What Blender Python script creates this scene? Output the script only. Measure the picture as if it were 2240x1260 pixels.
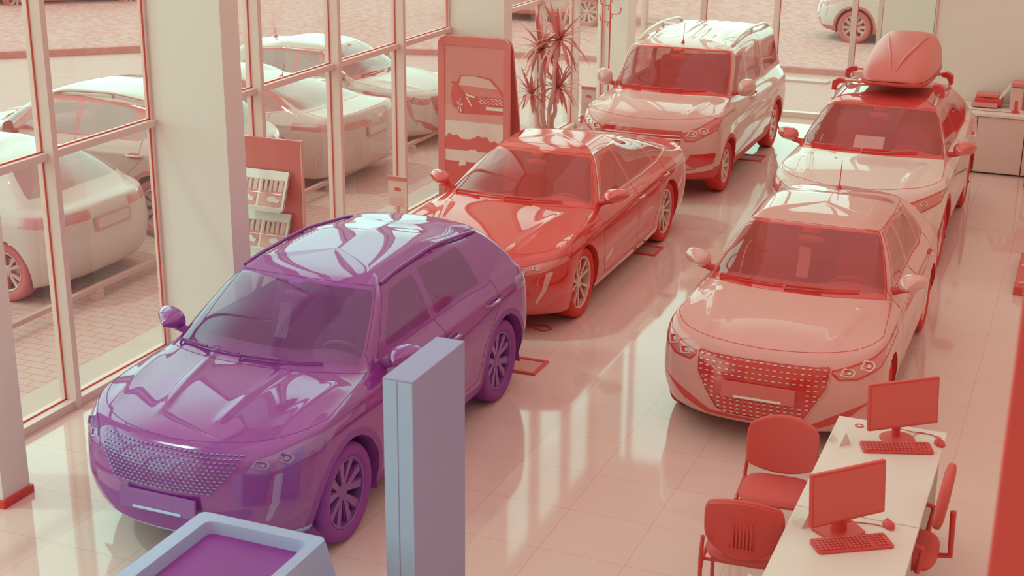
import bpy, bmesh, math, random
import numpy as np
from mathutils import Vector, Matrix
from mathutils.bvhtree import BVHTree
random.seed(7)
for o in list(bpy.data.objects): bpy.data.objects.remove(o)
SC = bpy.context.scene
COL = SC.collection
PI = math.pi

# ------------------------------------------------------------------ camera
CAM = Vector((3.596, -9.047, 4.632)); YAW, PIT, ROL, FPX = -0.387162, 0.323570, 0.0092077, 3113.7
fw = Vector((math.sin(YAW)*math.cos(PIT), math.cos(YAW)*math.cos(PIT), -math.sin(PIT)))
rt = Vector((math.cos(YAW), -math.sin(YAW), 0)); up = rt.cross(fw)
r2 = rt*math.cos(ROL)+up*math.sin(ROL); u2 = -rt*math.sin(ROL)+up*math.cos(ROL)
cd = bpy.data.cameras.new('camera'); cam = bpy.data.objects.new('camera', cd); COL.objects.link(cam)
cam.matrix_world = Matrix(((r2.x, u2.x, -fw.x, CAM.x), (r2.y, u2.y, -fw.y, CAM.y), (r2.z, u2.z, -fw.z, CAM.z), (0, 0, 0, 1)))
cd.sensor_width = 36; cd.lens = FPX/2240*36; cd.clip_start = .05; cd.clip_end = 300
cd.dof.use_dof = True; cd.dof.focus_distance = 12.0; cd.dof.aperture_fstop = 4.5
SC.camera = cam

# ------------------------------------------------------------------ world, sun, exposure
SC.view_settings.view_transform = 'Standard'; SC.view_settings.look = 'None'
SC.view_settings.exposure = 0; SC.view_settings.gamma = 1; SC.view_settings.use_curve_mapping = False
W = bpy.data.worlds.new('world'); SC.world = W; W.use_nodes = True
AMB = (0.95, 0.66, 0.60)          # warm rose light of the whole sky dome
BAND = (0.42, 1.75, 1.4)          # bright cool sky low over the street side
nt = W.node_tree; nt.nodes.clear()
def N(nt, t, **k):
    n = nt.nodes.new(t)
    for a, b in k.items(): setattr(n, a, b)
    return n
def L(nt, a, b): nt.links.new(a, b)
tc = N(nt, 'ShaderNodeTexCoord'); sx = N(nt, 'ShaderNodeSeparateXYZ'); L(nt, tc.outputs['Generated'], sx.inputs[0])
def mr(nt, src, a, b, c=0., d=1., smooth=True):
    m = N(nt, 'ShaderNodeMapRange'); m.interpolation_type = 'SMOOTHSTEP' if smooth else 'LINEAR'
    m.inputs['From Min'].default_value = a; m.inputs['From Max'].default_value = b
    m.inputs['To Min'].default_value = c; m.inputs['To Max'].default_value = d; L(nt, src, m.inputs['Value']); return m.outputs['Result']
def mth(nt, op, a, b=None, c=None):
    m = N(nt, 'ShaderNodeMath', operation=op)
    for i, v in enumerate((a, b, c)):
        if v is None: continue
        if isinstance(v, (int, float)): m.inputs[i].default_value = v
        else: L(nt, v, m.inputs[i])
    return m.outputs[0]
hi = mr(nt, sx.outputs['Z'], .80, .62)
lo = mr(nt, sx.outputs['Z'], -.08, .02)
side = mr(nt, mth(nt, 'SUBTRACT', mth(nt, 'MULTIPLY', sx.outputs['Y'], .55), sx.outputs['X']), -.25, .15)
band = mth(nt, 'MULTIPLY', mth(nt, 'MULTIPLY', hi, lo), side)
b1 = N(nt, 'ShaderNodeBackground'); b1.inputs[0].default_value = (*AMB, 1)
b2 = N(nt, 'ShaderNodeBackground'); b2.inputs[0].default_value = (*BAND, 1); L(nt, band, b2.inputs[1])
ad = N(nt, 'ShaderNodeAddShader'); L(nt, b1.outputs[0], ad.inputs[0]); L(nt, b2.outputs[0], ad.inputs[1])
ow = N(nt, 'ShaderNodeOutputWorld'); L(nt, ad.outputs[0], ow.inputs[0])
sd = bpy.data.lights.new('sun', 'SUN'); sd.energy = .8; sd.color = (.5, 1, .75); sd.angle = math.radians(3)
sun = bpy.data.objects.new('sun', sd); COL.objects.link(sun)
sun.rotation_euler = Vector((.60, .22, -1)).to_track_quat('-Z', 'Y').to_euler()

# ------------------------------------------------------------------ materials
def lerp3(a, b, v): return tuple(a[i]+(b[i]-a[i])*v for i in range(3))
A0, A1 = (.72, .050, .043), (.87, .80, .73)
B0, B1 = (.30, .058, .36), (.49, .76, 1.0)
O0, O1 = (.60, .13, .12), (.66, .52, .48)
def tone(v, fam='r'):
    a, b = {'r': (A0, A1), 'b': (B0, B1), 'o': (O0, O1)}[fam]
    return tuple(max(.012, x) for x in lerp3(a, b, v))
MC = {}
def mat(name, v=0., fam='r', rough=.5, metal=0., coat=0., ior=1.5, spec=.5, bump=None, var=None, cior=1.8):
    key = name
    if key in MC: return MC[key]
    m = bpy.data.materials.new(name); m.use_nodes = True; t = m.node_tree; b = t.nodes['Principled BSDF']
    c = tone(v, fam); b.inputs['Base Color'].default_value = (*c, 1)
    b.inputs['Roughness'].default_value = rough; b.inputs['Metallic'].default_value = metal
    b.inputs['Coat Weight'].default_value = coat; b.inputs['Coat Roughness'].default_value = .02
    b.inputs['Coat IOR'].default_value = cior if coat else 1.5
    b.inputs['IOR'].default_value = ior; b.inputs['Specular IOR Level'].default_value = spec
    if var or bump:
        o = N(t, 'ShaderNodeTexCoord'); n = N(t, 'ShaderNodeTexNoise'); L(t, o.outputs['Object'], n.inputs['Vector'])
        n.inputs['Scale'].default_value = (var or bump)[0]; n.inputs['Detail'].default_value = 6
        if var:
            mx = N(t, 'ShaderNodeMix', data_type='RGBA'); mx.inputs['A'].default_value = (*tone(max(0, v-var[1]), fam), 1)
            mx.inputs['B'].default_value = (*tone(min(1.15, v+var[1]), fam), 1)
            L(t, mr(t, n.outputs['Fac'], .35, .65), mx.inputs['Factor']); L(t, mx.outputs['Result'], b.inputs['Base Color'])
        if bump:
            bp = N(t, 'ShaderNodeBump'); bp.inputs['Strength'].default_value = bump[1]; bp.inputs['Distance'].default_value = .002
            L(t, n.outputs['Fac'], bp.inputs['Height']); L(t, bp.outputs[0], b.inputs['Normal'])
    MC[key] = m; return m
def glass(name, veil=.4, v=0., fam='r', ior=1.5):
    if name in MC: return MC[name]
    m = bpy.data.materials.new(name); m.use_nodes = True; t = m.node_tree; t.nodes.clear()
    tr = N(t, 'ShaderNodeBsdfTransparent'); df = N(t, 'ShaderNodeBsdfDiffuse'); df.inputs[0].default_value = (*tone(v, fam), 1)
    gl = N(t, 'ShaderNodeBsdfGlossy'); gl.inputs['Roughness'].default_value = .01; gl.inputs[0].default_value = (1, 1, 1, 1)
    m1 = N(t, 'ShaderNodeMixShader'); m1.inputs[0].default_value = veil; L(t, tr.outputs[0], m1.inputs[1]); L(t, df.outputs[0], m1.inputs[2])  # diffuse share lays a painted haze over the view through the glass
    fr = N(t, 'ShaderNodeFresnel'); fr.inputs[0].default_value = ior
    g = N(t, 'ShaderNodeNewGeometry'); fac = mth(t, 'MULTIPLY', fr.outputs[0], mth(t, 'SUBTRACT', 1., g.outputs['Backfacing']))
    m2 = N(t, 'ShaderNodeMixShader'); L(t, fac, m2.inputs[0]); L(t, m1.outputs[0], m2.inputs[1]); L(t, gl.outputs[0], m2.inputs[2])
    o = N(t, 'ShaderNodeOutputMaterial'); L(t, m2.outputs[0], o.inputs[0]); MC[name] = m; return m

# ------------------------------------------------------------------ mesh helpers
class MB:
    def __init__(s): s.v = []; s.f = []; s.m = []
    def add(s, vs, fs, mi=0):
        k = len(s.v); s.v += [tuple(v) for v in vs]; s.f += [tuple(k+i for i in f) for f in fs]; s.m += [mi]*len(fs)
    def box(s, c, d, mi=0, rot=None):
        x, y, z = [a/2 for a in d]; vs = [Vector((i*x, j*y, k*z)) for i in (-1, 1) for j in (-1, 1) for k in (-1, 1)]
        if rot: vs = [rot @ v for v in vs]
        vs = [v+Vector(c) for v in vs]
        s.add(vs, [(0, 1, 3, 2), (4, 6, 7, 5), (0, 4, 5, 1), (2, 3, 7, 6), (0, 2, 6, 4), (1, 5, 7, 3)], mi)
    def bx(s, x0, x1, y0, y1, z0, z1, mi=0): s.box(((x0+x1)/2, (y0+y1)/2, (z0+z1)/2), (x1-x0, y1-y0, z1-z0), mi)
    def tube(s, pts, r, n=8, mi=0, cap=True, closed=False):
        pts = [Vector(p) for p in pts]; m = len(pts); rs = r if isinstance(r, (list, tuple)) else [r]*m
        vs = []; prev = None
        for i, p in enumerate(pts):
            if closed: d = pts[(i+1) % m]-pts[i-1]
            else: d = pts[min(i+1, m-1)]-pts[max(i-1, 0)]
            d.normalize()
            if prev is None: a = d.orthogonal().normalized()
            else:
                a = prev-d*prev.dot(d); a = a.normalized() if a.length > 1e-6 else d.orthogonal().normalized()
            prev = a; b = d.cross(a)
            vs += [p+(a*math.cos(2*PI*k/n)+b*math.sin(2*PI*k/n))*rs[i] for k in range(n)]
        fs = []
        for i in range(m if closed else m-1):
            j = (i+1) % m
            fs += [(i*n+k, i*n+(k+1) % n, j*n+(k+1) % n, j*n+k) for k in range(n)]
        if cap and not closed: fs += [tuple(range(n))[::-1], tuple((m-1)*n+k for k in range(n))]
        s.add(vs, fs, mi)
    def lathe(s, prof, c=(0, 0, 0), ax='z', n=32, mi=0):
        vs = []
        for i in range(n):
            a = 2*PI*i/n
            for r, h in prof:
                p = (r*math.cos(a), r*math.sin(a), h)
                if ax == 'x': p = (h, r*math.cos(a), r*math.sin(a))
                vs.append((p[0]+c[0], p[1]+c[1], p[2]+c[2]))
        m = len(prof); fs = [(i*m+j, ((i+1) % n)*m+j, ((i+1) % n)*m+j+1, i*m+j+1) for i in range(n) for j in range(m-1)]
        s.add(vs, fs, mi)
    def prism(s, poly, fn, d, mi=0):
        """poly of 2-D points mapped by fn(u,v,depth)"""
        n = len(poly); vs = [fn(u, v, 0) for u, v in poly]+[fn(u, v, d) for u, v in poly]
        s.add(vs, [tuple(range(n))[::-1], tuple(range(n, 2*n))]+[(i, (i+1) % n, n+(i+1) % n, n+i) for i in range(n)], mi)
    def loft(s, rings, mi=0, cap=True):
        n = len(rings[0]); vs = [v for r in rings for v in r]
        fs = [(i*n+k, i*n+(k+1) % n, (i+1)*n+(k+1) % n, (i+1)*n+k) for i in range(len(rings)-1) for k in range(n)]
        if cap: fs += [tuple(range(n))[::-1], tuple((len(rings)-1)*n+k for k in range(n))]
        s.add(vs, fs, mi)
    def build(s, name, mats, parent=None, bevel=0, smooth=None, fix=True, sub=0):
        me = bpy.data.meshes.new(name); me.from_pydata(s.v, [], s.f)
        ms = mats if isinstance(mats, (list, tuple)) else [mats]
        for m in ms: me.materials.append(m)
        if len(ms) > 1: me.polygons.foreach_set('material_index', s.m)
        if fix:
            bm = bmesh.new(); bm.from_mesh(me); bmesh.ops.recalc_face_normals(bm, faces=bm.faces); bm.to_mesh(me); bm.free()
        o = bpy.data.objects.new(name, me); COL.objects.link(o)
        if parent: o.parent = parent
        if bevel:
            b = o.modifiers.new('bevel', 'BEVEL'); b.width = bevel; b.segments = 3; b.limit_method = 'ANGLE'
            me.shade_smooth(); me.set_sharp_from_angle(angle=math.radians(50))
        if sub:
            b = o.modifiers.new('sub', 'SUBSURF'); b.levels = b.render_levels = sub
        if smooth or sub:
            me.shade_smooth(); me.set_sharp_from_angle(angle=math.radians(smooth or 60))
        return o
def tag(o, label=None, cat=None, group=None, kind=None):
    if label: o['label'] = label
    if cat: o['category'] = cat
    if group: o['group'] = group
    if kind: o['kind'] = kind
    return o
def thing(name, loc, rz, label, cat, group=None):
    o = bpy.data.objects.new(name, None); COL.objects.link(o); o.location = loc; o.rotation_euler = (0, 0, rz)
    o.empty_display_size = .1
    return tag(o, label, cat, group)
def copy_tree(o, parent=None):
    c = o.copy(); COL.objects.link(c); c.parent = parent
    for ch in o.children: copy_tree(ch, c)
    return c
def rpoly(pts, r, n=4):
    """round the corners of a 2-D polygon"""
    out = []; m = len(pts)
    for i in range(m):
        p0, p1, p2 = Vector(pts[i-1]), Vector(pts[i]), Vector(pts[(i+1) % m])
        a = (p0-p1); b = (p2-p1); rr = min(r, a.length*.45, b.length*.45); a.normalize(); b.normalize()
        for k in range(n+1):
            t = k/n; q = (p1+a*rr)*(1-t)**2+p1*2*t*(1-t)+(p1+b*rr)*t*t; out.append((q.x, q.y))
    return out

# ------------------------------------------------------------------ car builder
def pchip(xk, Y, x):
    """monotone cubic through Y[k,...] at xk, sampled at x -> [len(x),...]"""
    xk = np.asarray(xk, float); Y = np.asarray(Y, float); h = np.diff(xk); sh = (-1,)+(1,)*(Y.ndim-1)
    d = np.diff(Y, axis=0)/h.reshape(sh); m = np.zeros_like(Y)
    w1 = (2*h[1:]+h[:-1]).reshape(sh); w2 = (h[1:]+2*h[:-1]).reshape(sh); a, b = d[:-1], d[1:]
    ok = (a*b) > 0
    with np.errstate(all='ignore'): hm = (w1+w2)/(w1/a+w2/b)
    m[1:-1] = np.where(ok, hm, 0); m[0] = d[0]; m[-1] = d[-1]
    x = np.clip(x, xk[0], xk[-1]); i = np.clip(np.searchsorted(xk, x, side='right')-1, 0, len(xk)-2)
    t = ((x-xk[i])/h[i]).reshape(sh); H = h[i].reshape(sh)
    return ((2*t**3-3*t**2+1)*Y[i]+(t**3-2*t**2+t)*H*m[i]+(-2*t**3+3*t**2)*Y[i+1]+(t**3-t**2)*H*m[i+1])
SK = (0, .15, .3, .5, .7, .85, 1)
def loop(r, s):
    yf, af, pf, yr, ar, pr, w, z = r
    x = np.zeros_like(s); y = np.zeros_like(s)
    f = s <= .3; b = s >= .7; m = ~(f | b)
    th = s[f]/.3*PI/2; x[f] = w[0]*np.sin(th)**(2/pf); y[f] = yf+af*(1-np.cos(th).clip(0)**(2/pf))
    th = (1-s[b])/.3*PI/2; x[b] = w[2]*np.sin(th)**(2/pr); y[b] = yr-ar*(1-np.cos(th).clip(0)**(2/pr))
    u = (s[m]-.3)/.4; x[m] = pchip((-.3, 0, .5, 1, 1.3), (w[0], w[0], w[1], w[2], w[2]), u); y[m] = yf+af+(yr-ar-yf-af)*u
    return np.stack([x, y, pchip(SK, z, s)], -1)
def sdpoly(poly, u, v, r=0.):
    P = np.array(poly, float); d = np.full(u.shape, 1e9); ins = np.zeros(u.shape, bool); n = len(P)
    if r: # shrink then inflate for round corners
        c = P.mean(0); A = 0
        area = sum(P[i-1][0]*P[i][1]-P[i][0]*P[i-1][1] for i in range(n)); sg = 1 if area > 0 else -1
        Q = []
        for i in range(n):
            a, p, b = P[i-1], P[i], P[(i+1) % n]; e1 = (p-a)/np.linalg.norm(p-a); e2 = (b-p)/np.linalg.norm(b-p)
            n1 = np.array([-e1[1], e1[0]])*sg; n2 = np.array([-e2[1], e2[0]])*sg; k = n1+n2; k = k/max(.25, (1+n1@n2)); Q.append(p+k*r)
        P = np.array(Q)
    for i in range(n):
        a, b = P[i-1], P[i]; e = b-a; wx, wy = u-a[0], v-a[1]; t = ((wx*e[0]+wy*e[1])/(e@e+1e-12)).clip(0, 1)
        d = np.minimum(d, np.hypot(wx-e[0]*t, wy-e[1]*t))
        c = ((a[1] > v) != (b[1] > v)) & (u < (b[0]-a[0])*(v-a[1])/(b[1]-a[1]+1e-12)+a[0]); ins ^= c
    return np.where(ins, -d, d)-r
class Skin:
    def __init__(S, rows, masks, NS, NT, disp=None, smooth=6):
        s = np.linspace(0, 1, NS); R = np.stack([loop(r, s) for r in rows], 0); t = np.linspace(0, len(rows)-1, NT)
        P = pchip(np.arange(len(rows)), R, t)             # NT,NS,3
        for _ in range(smooth):
            Q = P.copy(); Q[1:-1] = P[1:-1]*.5+(P[2:]+P[:-2])*.25; P = Q
            E = np.concatenate([P[:, 1:2]*[-1, 1, 1], P, P[:, -2:-1]*[-1, 1, 1]], 1); Q = E[:, 1:-1]*.5+(E[2*0:, :][:, :-2]+E[:, 2:])*.25; P = Q
        P[:, 0, 0] = 0; P[:, -1, 0] = 0; P[-1, :, 0] = 0
        if disp is not None: P = disp(P)
        T, Sg = np.meshgrid(t, s, indexing='ij'); S.P0 = P; S.NT, S.NS = NT, NS
        F = np.concatenate([P, Sg[..., None], T[..., None]], -1)       # x,y,z,s,t
        I, J = np.meshgrid(np.arange(NT, dtype=float), np.arange(NS, dtype=float), indexing='ij')
        used = np.zeros((NT, NS), bool)
        def samp(i, j):
            i = i.clip(0, NT-1); j = j.clip(0, NS-1); a = np.minimum(i.astype(int), NT-2); b = np.minimum(j.astype(int), NS-2); u = (i-a)[..., None]; v = (j-b)[..., None]
            return F[a, b]*(1-u)*(1-v)+F[a+1, b]*u*(1-v)+F[a, b+1]*(1-u)*v+F[a+1, b+1]*u*v
        G = F.copy()
        for nm, fn in masks:
            D = fn(F); gi = np.gradient(D, axis=0); gj = np.gradient(D, axis=1); g2 = gi**2+gj**2+1e-12
            dI = (-D*gi/g2); dJ = (-D*gj/g2); k = (np.maximum(abs(dI), abs(dJ)) < .52) & ~used & (abs(D) < .08)
            k[:, 0] &= (abs(dI[:, 0]) < .52); dJ[:, 0] = 0; dJ[:, -1] = 0; dI[0] = 0; dI[-1] = 0
            g = samp(I+dI, J+dJ); D2 = fn(g); dI2 = dI-D2*gi/g2; dJ2 = dJ-D2*gj/g2; dJ2[:, 0] = 0; dJ2[:, -1] = 0; dI2[0] = 0; dI2[-1] = 0
            g = samp(I+dI2.clip(-.7, .7), J+dJ2.clip(-.7, .7)); G[k] = g[k]; used |= k
        S.G = G; C = (G[:-1, :-1]+G[1:, :-1]+G[:-1, 1:]+G[1:, 1:])/4
        lab = np.full(C.shape[:2], -1); names = []
        for q, (nm, fn) in enumerate(masks):
            D = fn(C); lab[(D < 0) & (lab < 0)] = q; names.append(nm)
        S.lab = lab; S.names = names
        # vertex normals
        du = np.gradient(G[..., :3], axis=0); dv = np.gradient(G[..., :3], axis=1); n = np.cross(dv, du); n /= np.linalg.norm(n, axis=-1, keepdims=True)+1e-9
        sgn = np.sign((n*(G[..., :3]-np.array([0, G[..., 1].mean(), .5]))).sum(-1).mean()); S.n = n*sgn; S.flip = sgn
    def part(S, names, side=None):
        """side None: both halves welded; +1 / -1 one half only"""
        ids = [i for i, n in enumerate(S.names) if n in names]
        k = np.isin(S.lab, ids) if 'body' not in names else (np.isin(S.lab, ids) | (S.lab < 0))
        return S.mesh(k, side)
    def mesh(S, k, side=None, off=0.):
        a, b = np.nonzero(k); NT, NS = S.NT, S.NS; q = np.stack([a*NS+b, a*NS+b+1, (a+1)*NS+b+1, (a+1)*NS+b], 1)
        V = (S.G[..., :3]+S.n*off).reshape(-1, 3); mm = MB(); uq, inv = np.unique(q, return_inverse=True); inv = inv.reshape(q.shape); V = V[uq]
        if S.flip < 0: inv = inv[:, ::-1]
        if side in (None, 1): mm.add(V.tolist(), inv.tolist())
        if side in (None, -1):
            V2 = V*[-1, 1, 1]; base = len(mm.v); cen = abs(V[:, 0]) < 1e-6
            if side is None:
                mp = np.zeros(len(V), int); cnt = (~cen).cumsum()-1; mp[~cen] = base+cnt[~cen]; mp[cen] = np.nonzero(cen)[0]
                mm.v += [tuple(v) for v in V2[~cen].tolist()]; mm.f += [tuple(x) for x in mp[inv[:, ::-1]].tolist()]; mm.m += [0]*len(inv)
            else: mm.add(V2.tolist(), inv[:, ::-1].tolist())
        # drop degenerate corners (spine row)
        return mm
    def edges(S, sets):
        """ribbon along every boundary between label groups given as a list of frozensets of names"""
        g = np.zeros_like(S.lab)
        for gi, st in enumerate(sets):
            for i, n in enumerate(S.names):
                if n in st: g[S.lab == i] = gi+1
        E = []; a, b = np.nonzero(g[1:] != g[:-1]); E += [((i+1, j), (i+1, j+1)) for i, j in zip(a, b)]
        a, b = np.nonzero(g[:, 1:] != g[:, :-1]); E += [((i, j+1), (i+1, j+1)) for i, j in zip(a, b)]
        return E, g
    def ribbon(S, E, w, off, sides=(1, -1)):
        mm = MB(); V = S.G[..., :3]
        for sg in sides:
            for (p, q) in E:
                A = Vector(V[p]); B = Vector(V[q]); n = Vector(S.n[p]); d = B-A
                if d.length < 1e-5: continue
                A = A+n*off; B = B+Vector(S.n[q])*off; e = d.normalized(); c = n.cross(e)*w; x = e*(w*.6)
                vs = [A-c-x, A+c-x, B+c+x, B-c+x]
                if sg < 0: vs = [Vector((-v.x, v.y, v.z)) for v in vs][::-1]
                mm.add(vs, [(0, 1, 2, 3) if S.flip*1 > 0 else (3, 2, 1, 0)])
        return mm

def rows_for(c):
    """rings of the body from the sill up to the roof spine, from a table of measures"""
    Lc, hw, zb = c['L'], c['W']/2, c.get('zb', .2); cy, cz = c['cowl']; hy, hz = c['head']; ry, rz = c['rhead']; gy, gz = c['rbase']
    zh, nose = c['hood']; b = c['belt']; zt = c['tail']; pk = c['H']; nw = c.get('narrow', .06); ch = c.get('cant', .10); rw = c['roofw']/2
    ty = c.get('taper', (0, 0)); bz = c.get('zmid', .5); ca = c.get('cowl_a', .34); hm = c.get('hoodmid', .55); rb = c.get('rear_in', (0, .02, .06))
    pf = c.get('pf', 2.6); pr = c.get('pr', 2.9); af = c.get('af', .62); ar = c.get('ar', .5)
    def w(d, k=1.): return (hw-d-ty[0]*k, hw-d, hw-d-ty[1]*k)
    my = nose+(cy-nose)*hm; mz = zh+(cz-zh)*c.get('hoodbul', .70)
    R = [(.42, .45, 2.4, Lc-.35, .4, 2.4, w(.20), (zb,)*7),
         (.14, af, pf, Lc-.12, ar, pr, w(.075), (zb+.03, zb+.03, zb, zb, zb, zb+.05, zb+.06)),
         (.05, af, pf, Lc-.05, ar, pr, w(.025), (zb+.13, zb+.13, zb+.12, zb+.12, zb+.12, zb+.15, zb+.16)),
         (.0, af, pf, Lc, ar, pr, w(0), (bz, bz, bz, bz, bz+.02, bz+.05, bz+.05)),
         (.03, af-.02, pf, Lc-rb[1], ar, pr, w(.008), ((bz+zh)/2+.03, (bz+zh)/2+.04, b[0]-.20, b[1]-.22, b[2]-.22, (bz+zt)/2+.08, (bz+zt)/2+.08)),
         (nose, af-.05, pf, Lc-rb[2], ar-.03, pr, w(.045), (zh, zh+.015, b[0]-.085, b[1]-.085, b[2]-.10, zt-.01, zt)),
         (my, (af+ca)/2+.05, 2.3, (Lc-rb[2])*.45+gy*.55, (ar+.22)/2, 2.5, w(.085), (mz, mz-.005, b[0]-.03, b[1]-.03, b[2]-.035, (zt+gz)/2-.02, (zt+gz)/2)),
         (cy, ca, 2.1, gy, c.get('rga', .25), 2.4, w(nw+.055), (cz, cz-.01, b[0], b[1], b[2], gz-.02, gz)),
         ((cy+hy)/2-.01, ca*.8, 2.2, (gy+ry)/2+.02, .2, 2.4, tuple(a*.5+rw*.5+.012 for a in w(nw+.055)), ((cz+hz)/2+.02, (cz+hz)/2+.0, (b[0]+hz)/2-.02, (b[1]+pk-ch)/2, (b[2]+rz-ch*.5)/2, (gz+rz)/2-.01, (gz+rz)/2+.01)),
         (hy, .16, 2.5, ry, .14, 2.6, (rw-.02, rw, rw-c.get('rtap', .03)), (hz, hz-.01, hz-.03, pk-ch, rz-ch*.45, rz-.02, rz)),
         (hy+.14, .14, 2.5, ry-.14, .12, 2.6, (rw*.72, rw*.72, rw*.72), (hz+.03, hz+.028, hz+.04, pk-.022, rz+.01, rz+.015, rz+.02)),
         (hy+.5, .05, 2, ry-.45, .05, 2, (0, 0, 0), ((hz+pk)/2+.025, (hz+pk)/2+.025, (hz+pk)/2+.03, pk, (rz+pk)/2+.015, (rz+pk)/2+.01, (rz+pk)/2+.01))]
    return R
def car_masks(c):
    ya = c['axle']; yb = ya+c['WB']; ra = c['arch']; M = []
    zc = c['wr']
    def arch(F, r): return np.minimum(np.hypot(F[..., 1]-ya, F[..., 2]-zc), np.hypot(F[..., 1]-yb, F[..., 2]-zc))-r+(F[..., 0] < .35*c['W']/1.8)*9.
    M.append(('hole', lambda F: arch(F, ra)))
    for nm, sp, poly, rad in c['parts']:
        P = np.array(poly, float)
        def f(F, P=P, sp=sp, rad=rad):
            if sp == 'yz': return np.maximum(sdpoly(P, F[..., 1], F[..., 2], rad), .5*c['W']/2-F[..., 0])
            if sp == 'fr': return np.maximum(sdpoly(P, F[..., 0], F[..., 2], rad), F[..., 1]-ya-.25)
            if sp == 're': return np.maximum(sdpoly(P, F[..., 0], F[..., 2], rad), yb+.25-F[..., 1])
            if sp == 'top': return np.maximum(sdpoly(P, F[..., 0], F[..., 1], rad), (c['cowl'][1]+c['H'])/2-F[..., 2])
            if sp == 'st': return sdpoly(P*[5, 1/5.], F[..., 3]*5, F[..., 4]/5., rad)
            if sp == 'zb': return F[..., 2]-P[0][0]
        M.append((nm, f))
    if c.get('clad'):
        M.append(('cladding', lambda F: arch(F, ra+c['clad'])))
        M.append(('cladding', lambda F: F[..., 2]-c['zb']-c.get('cladz', .10)))
    return M
def wheel_meshes(r, wd, style, rim_r):
    """tyre, rim and brake disc around the x axis, outer face at +x"""
    h = wd/2; t = MB()
    t.lathe([(rim_r, -h*.75), (rim_r+.012, -h*.9), (r*.86, -h), (r-.02, -h*.92), (r-.004, -h*.72), (r, -h*.4), (r, h*.4), (r-.004, h*.72), (r-.02, h*.92), (r*.86, h), (rim_r+.012, h*.9), (rim_r-.004, h*.75)], ax='x', n=56)
    for k in (-.35, 0, .35): t.lathe([(r+.001, h*k-.004), (r+.0015, h*k), (r+.001, h*k+.004)], ax='x', n=56)
    m = MB(); R = rim_r
    m.lathe([(R, h*.82), (R-.008, h*.86), (R-.018, h*.80), (R-.022, h*.5), (R-.03, -h*.8)], ax='x', n=56, mi=0)
    m.lathe([(R-.03, -h*.3), (.0, -h*.3)], ax='x', n=40, mi=1)
    n, pair, wo, wi, tw = style
    for k in range(n):
        for q in ((-1, 1) if pair else (0,)):
            a0 = 2*PI*k/n+q*pair; a1 = 2*PI*k/n+q*pair*1.0+tw*(q if q else 1)
            def P(rr, aa, w_, x): return (x, rr*math.cos(aa)-w_*math.sin(aa), rr*math.sin(aa)+w_*math.cos(aa))
            ri, ro = .045, R-.012; ai = 2*PI*k/n+q*pair*.55
            for (mi, dx, sc) in ((1, -.012, 1.35), (0, 0, 1.)):
                a = [P(ri, ai, -wi*sc, h*.55+dx), P(ri, ai, wi*sc, h*.55+dx), P(ro, a1, wo*sc, h*.72+dx), P(ro, a1, -wo*sc, h*.72+dx)]
                b = [(x-.03, y, z) for x, y, z in a]
                m.add(a+b, [(0, 1, 2, 3), (0, 4, 5, 1), (1, 5, 6, 2), (2, 6, 7, 3), (3, 7, 4, 0)], mi)
    m.lathe([(.062, h*.2), (.062, h*.56), (.05, h*.62), (.0, h*.64)], ax='x', n=24, mi=0)
    d = MB(); d.lathe([(.0, .0), (R*.62, .0), (R*.62, .02), (.0, .02)], ax='x', n=32)
    return t, m, d
def ray(bvh, o, d):
    h = bvh.ray_cast(Vector(o), Vector(d)); return h[0], h[1]
def ell(c, r, n=14, m=9, pw=1., sq=None):
    """squarish ellipsoid rings for lofts"""
    rings = []
    for i in range(m+1):
        a = -PI/2+PI*i/m; cz, sz = math.cos(a)**.8 if abs(math.cos(a)) > 1e-6 else 1e-3, math.sin(a)
        ring = []
        for k in range(n):
            b = 2*PI*k/n; x, y = math.cos(b), math.sin(b)
            sx_ = math.copysign(abs(x)**pw, x); sy_ = math.copysign(abs(y)**pw, y)
            ring.append((c[0]+r[0]*sx_*max(cz, .02), c[1]+r[1]*sy_*max(cz, .02), c[2]+r[2]*math.copysign(abs(sz)**pw, sz)))
        rings.append(ring)
    return rings
def cushion(m, c, d, rx=0., n=16, pw=.35, mi=0):
    R = Matrix.Rotation(rx, 3, 'X'); rings = ell((0, 0, 0), (d[0]/2, d[1]/2, d[2]/2), n=n, m=8, pw=pw)
    m.loft([[tuple(R @ Vector(v)+Vector(c)) for v in r] for r in rings], mi)

def dash_geometry(c, gm):
    gd = c.get('dashes')
    if not gd: return
    gb = BVHTree.FromPolygons([Vector(v) for v in gm.v], gm.f); z0, z1, rowsn, coln, xm, dw, dh, stag, skip = gd
    for i in range(rowsn):
        z = z0+(z1-z0)*i/(rowsn-1)
        for j in range(coln):
            u = (j+.5+(.5 if (i % 2 and stag) else 0))/coln*2-1; x = xm*u
            if skip and abs(x) < skip[0] and skip[1] < z < skip[2]: continue
            p, n = ray(gb, (x, -2, z), (0, 1, 0)); e, _ = ray(gb, (x+dw*math.copysign(1.6, x), -2, z), (0, 1, 0)); e2, _ = ray(gb, (x, -2, z-dh*2.2), (0, 1, 0)); e3, _ = ray(gb, (x, -2, z+dh*2.2), (0, 1, 0))
            if p is None or e is None or e2 is None or e3 is None: continue
            k = dw*(.55+.45*abs(u)) if stag else dw
            ex = (e-p).normalized()*math.copysign(1, x); n = n if n.y < 0 else -n; uz = n.cross(ex); uz = uz if uz.z > 0 else -uz
            A = p+n*.004; vs = [A-ex*k-uz*dh, A+ex*k-uz*dh, A+ex*k*.9+uz*dh, A-ex*k*.9+uz*dh]; vs += [w_+n*.010 for w_ in vs]
            gm.add(vs, [(4, 5, 6, 7), (0, 1, 5, 4), (1, 2, 6, 5), (2, 3, 7, 6), (3, 0, 4, 7)], 1)
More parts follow.
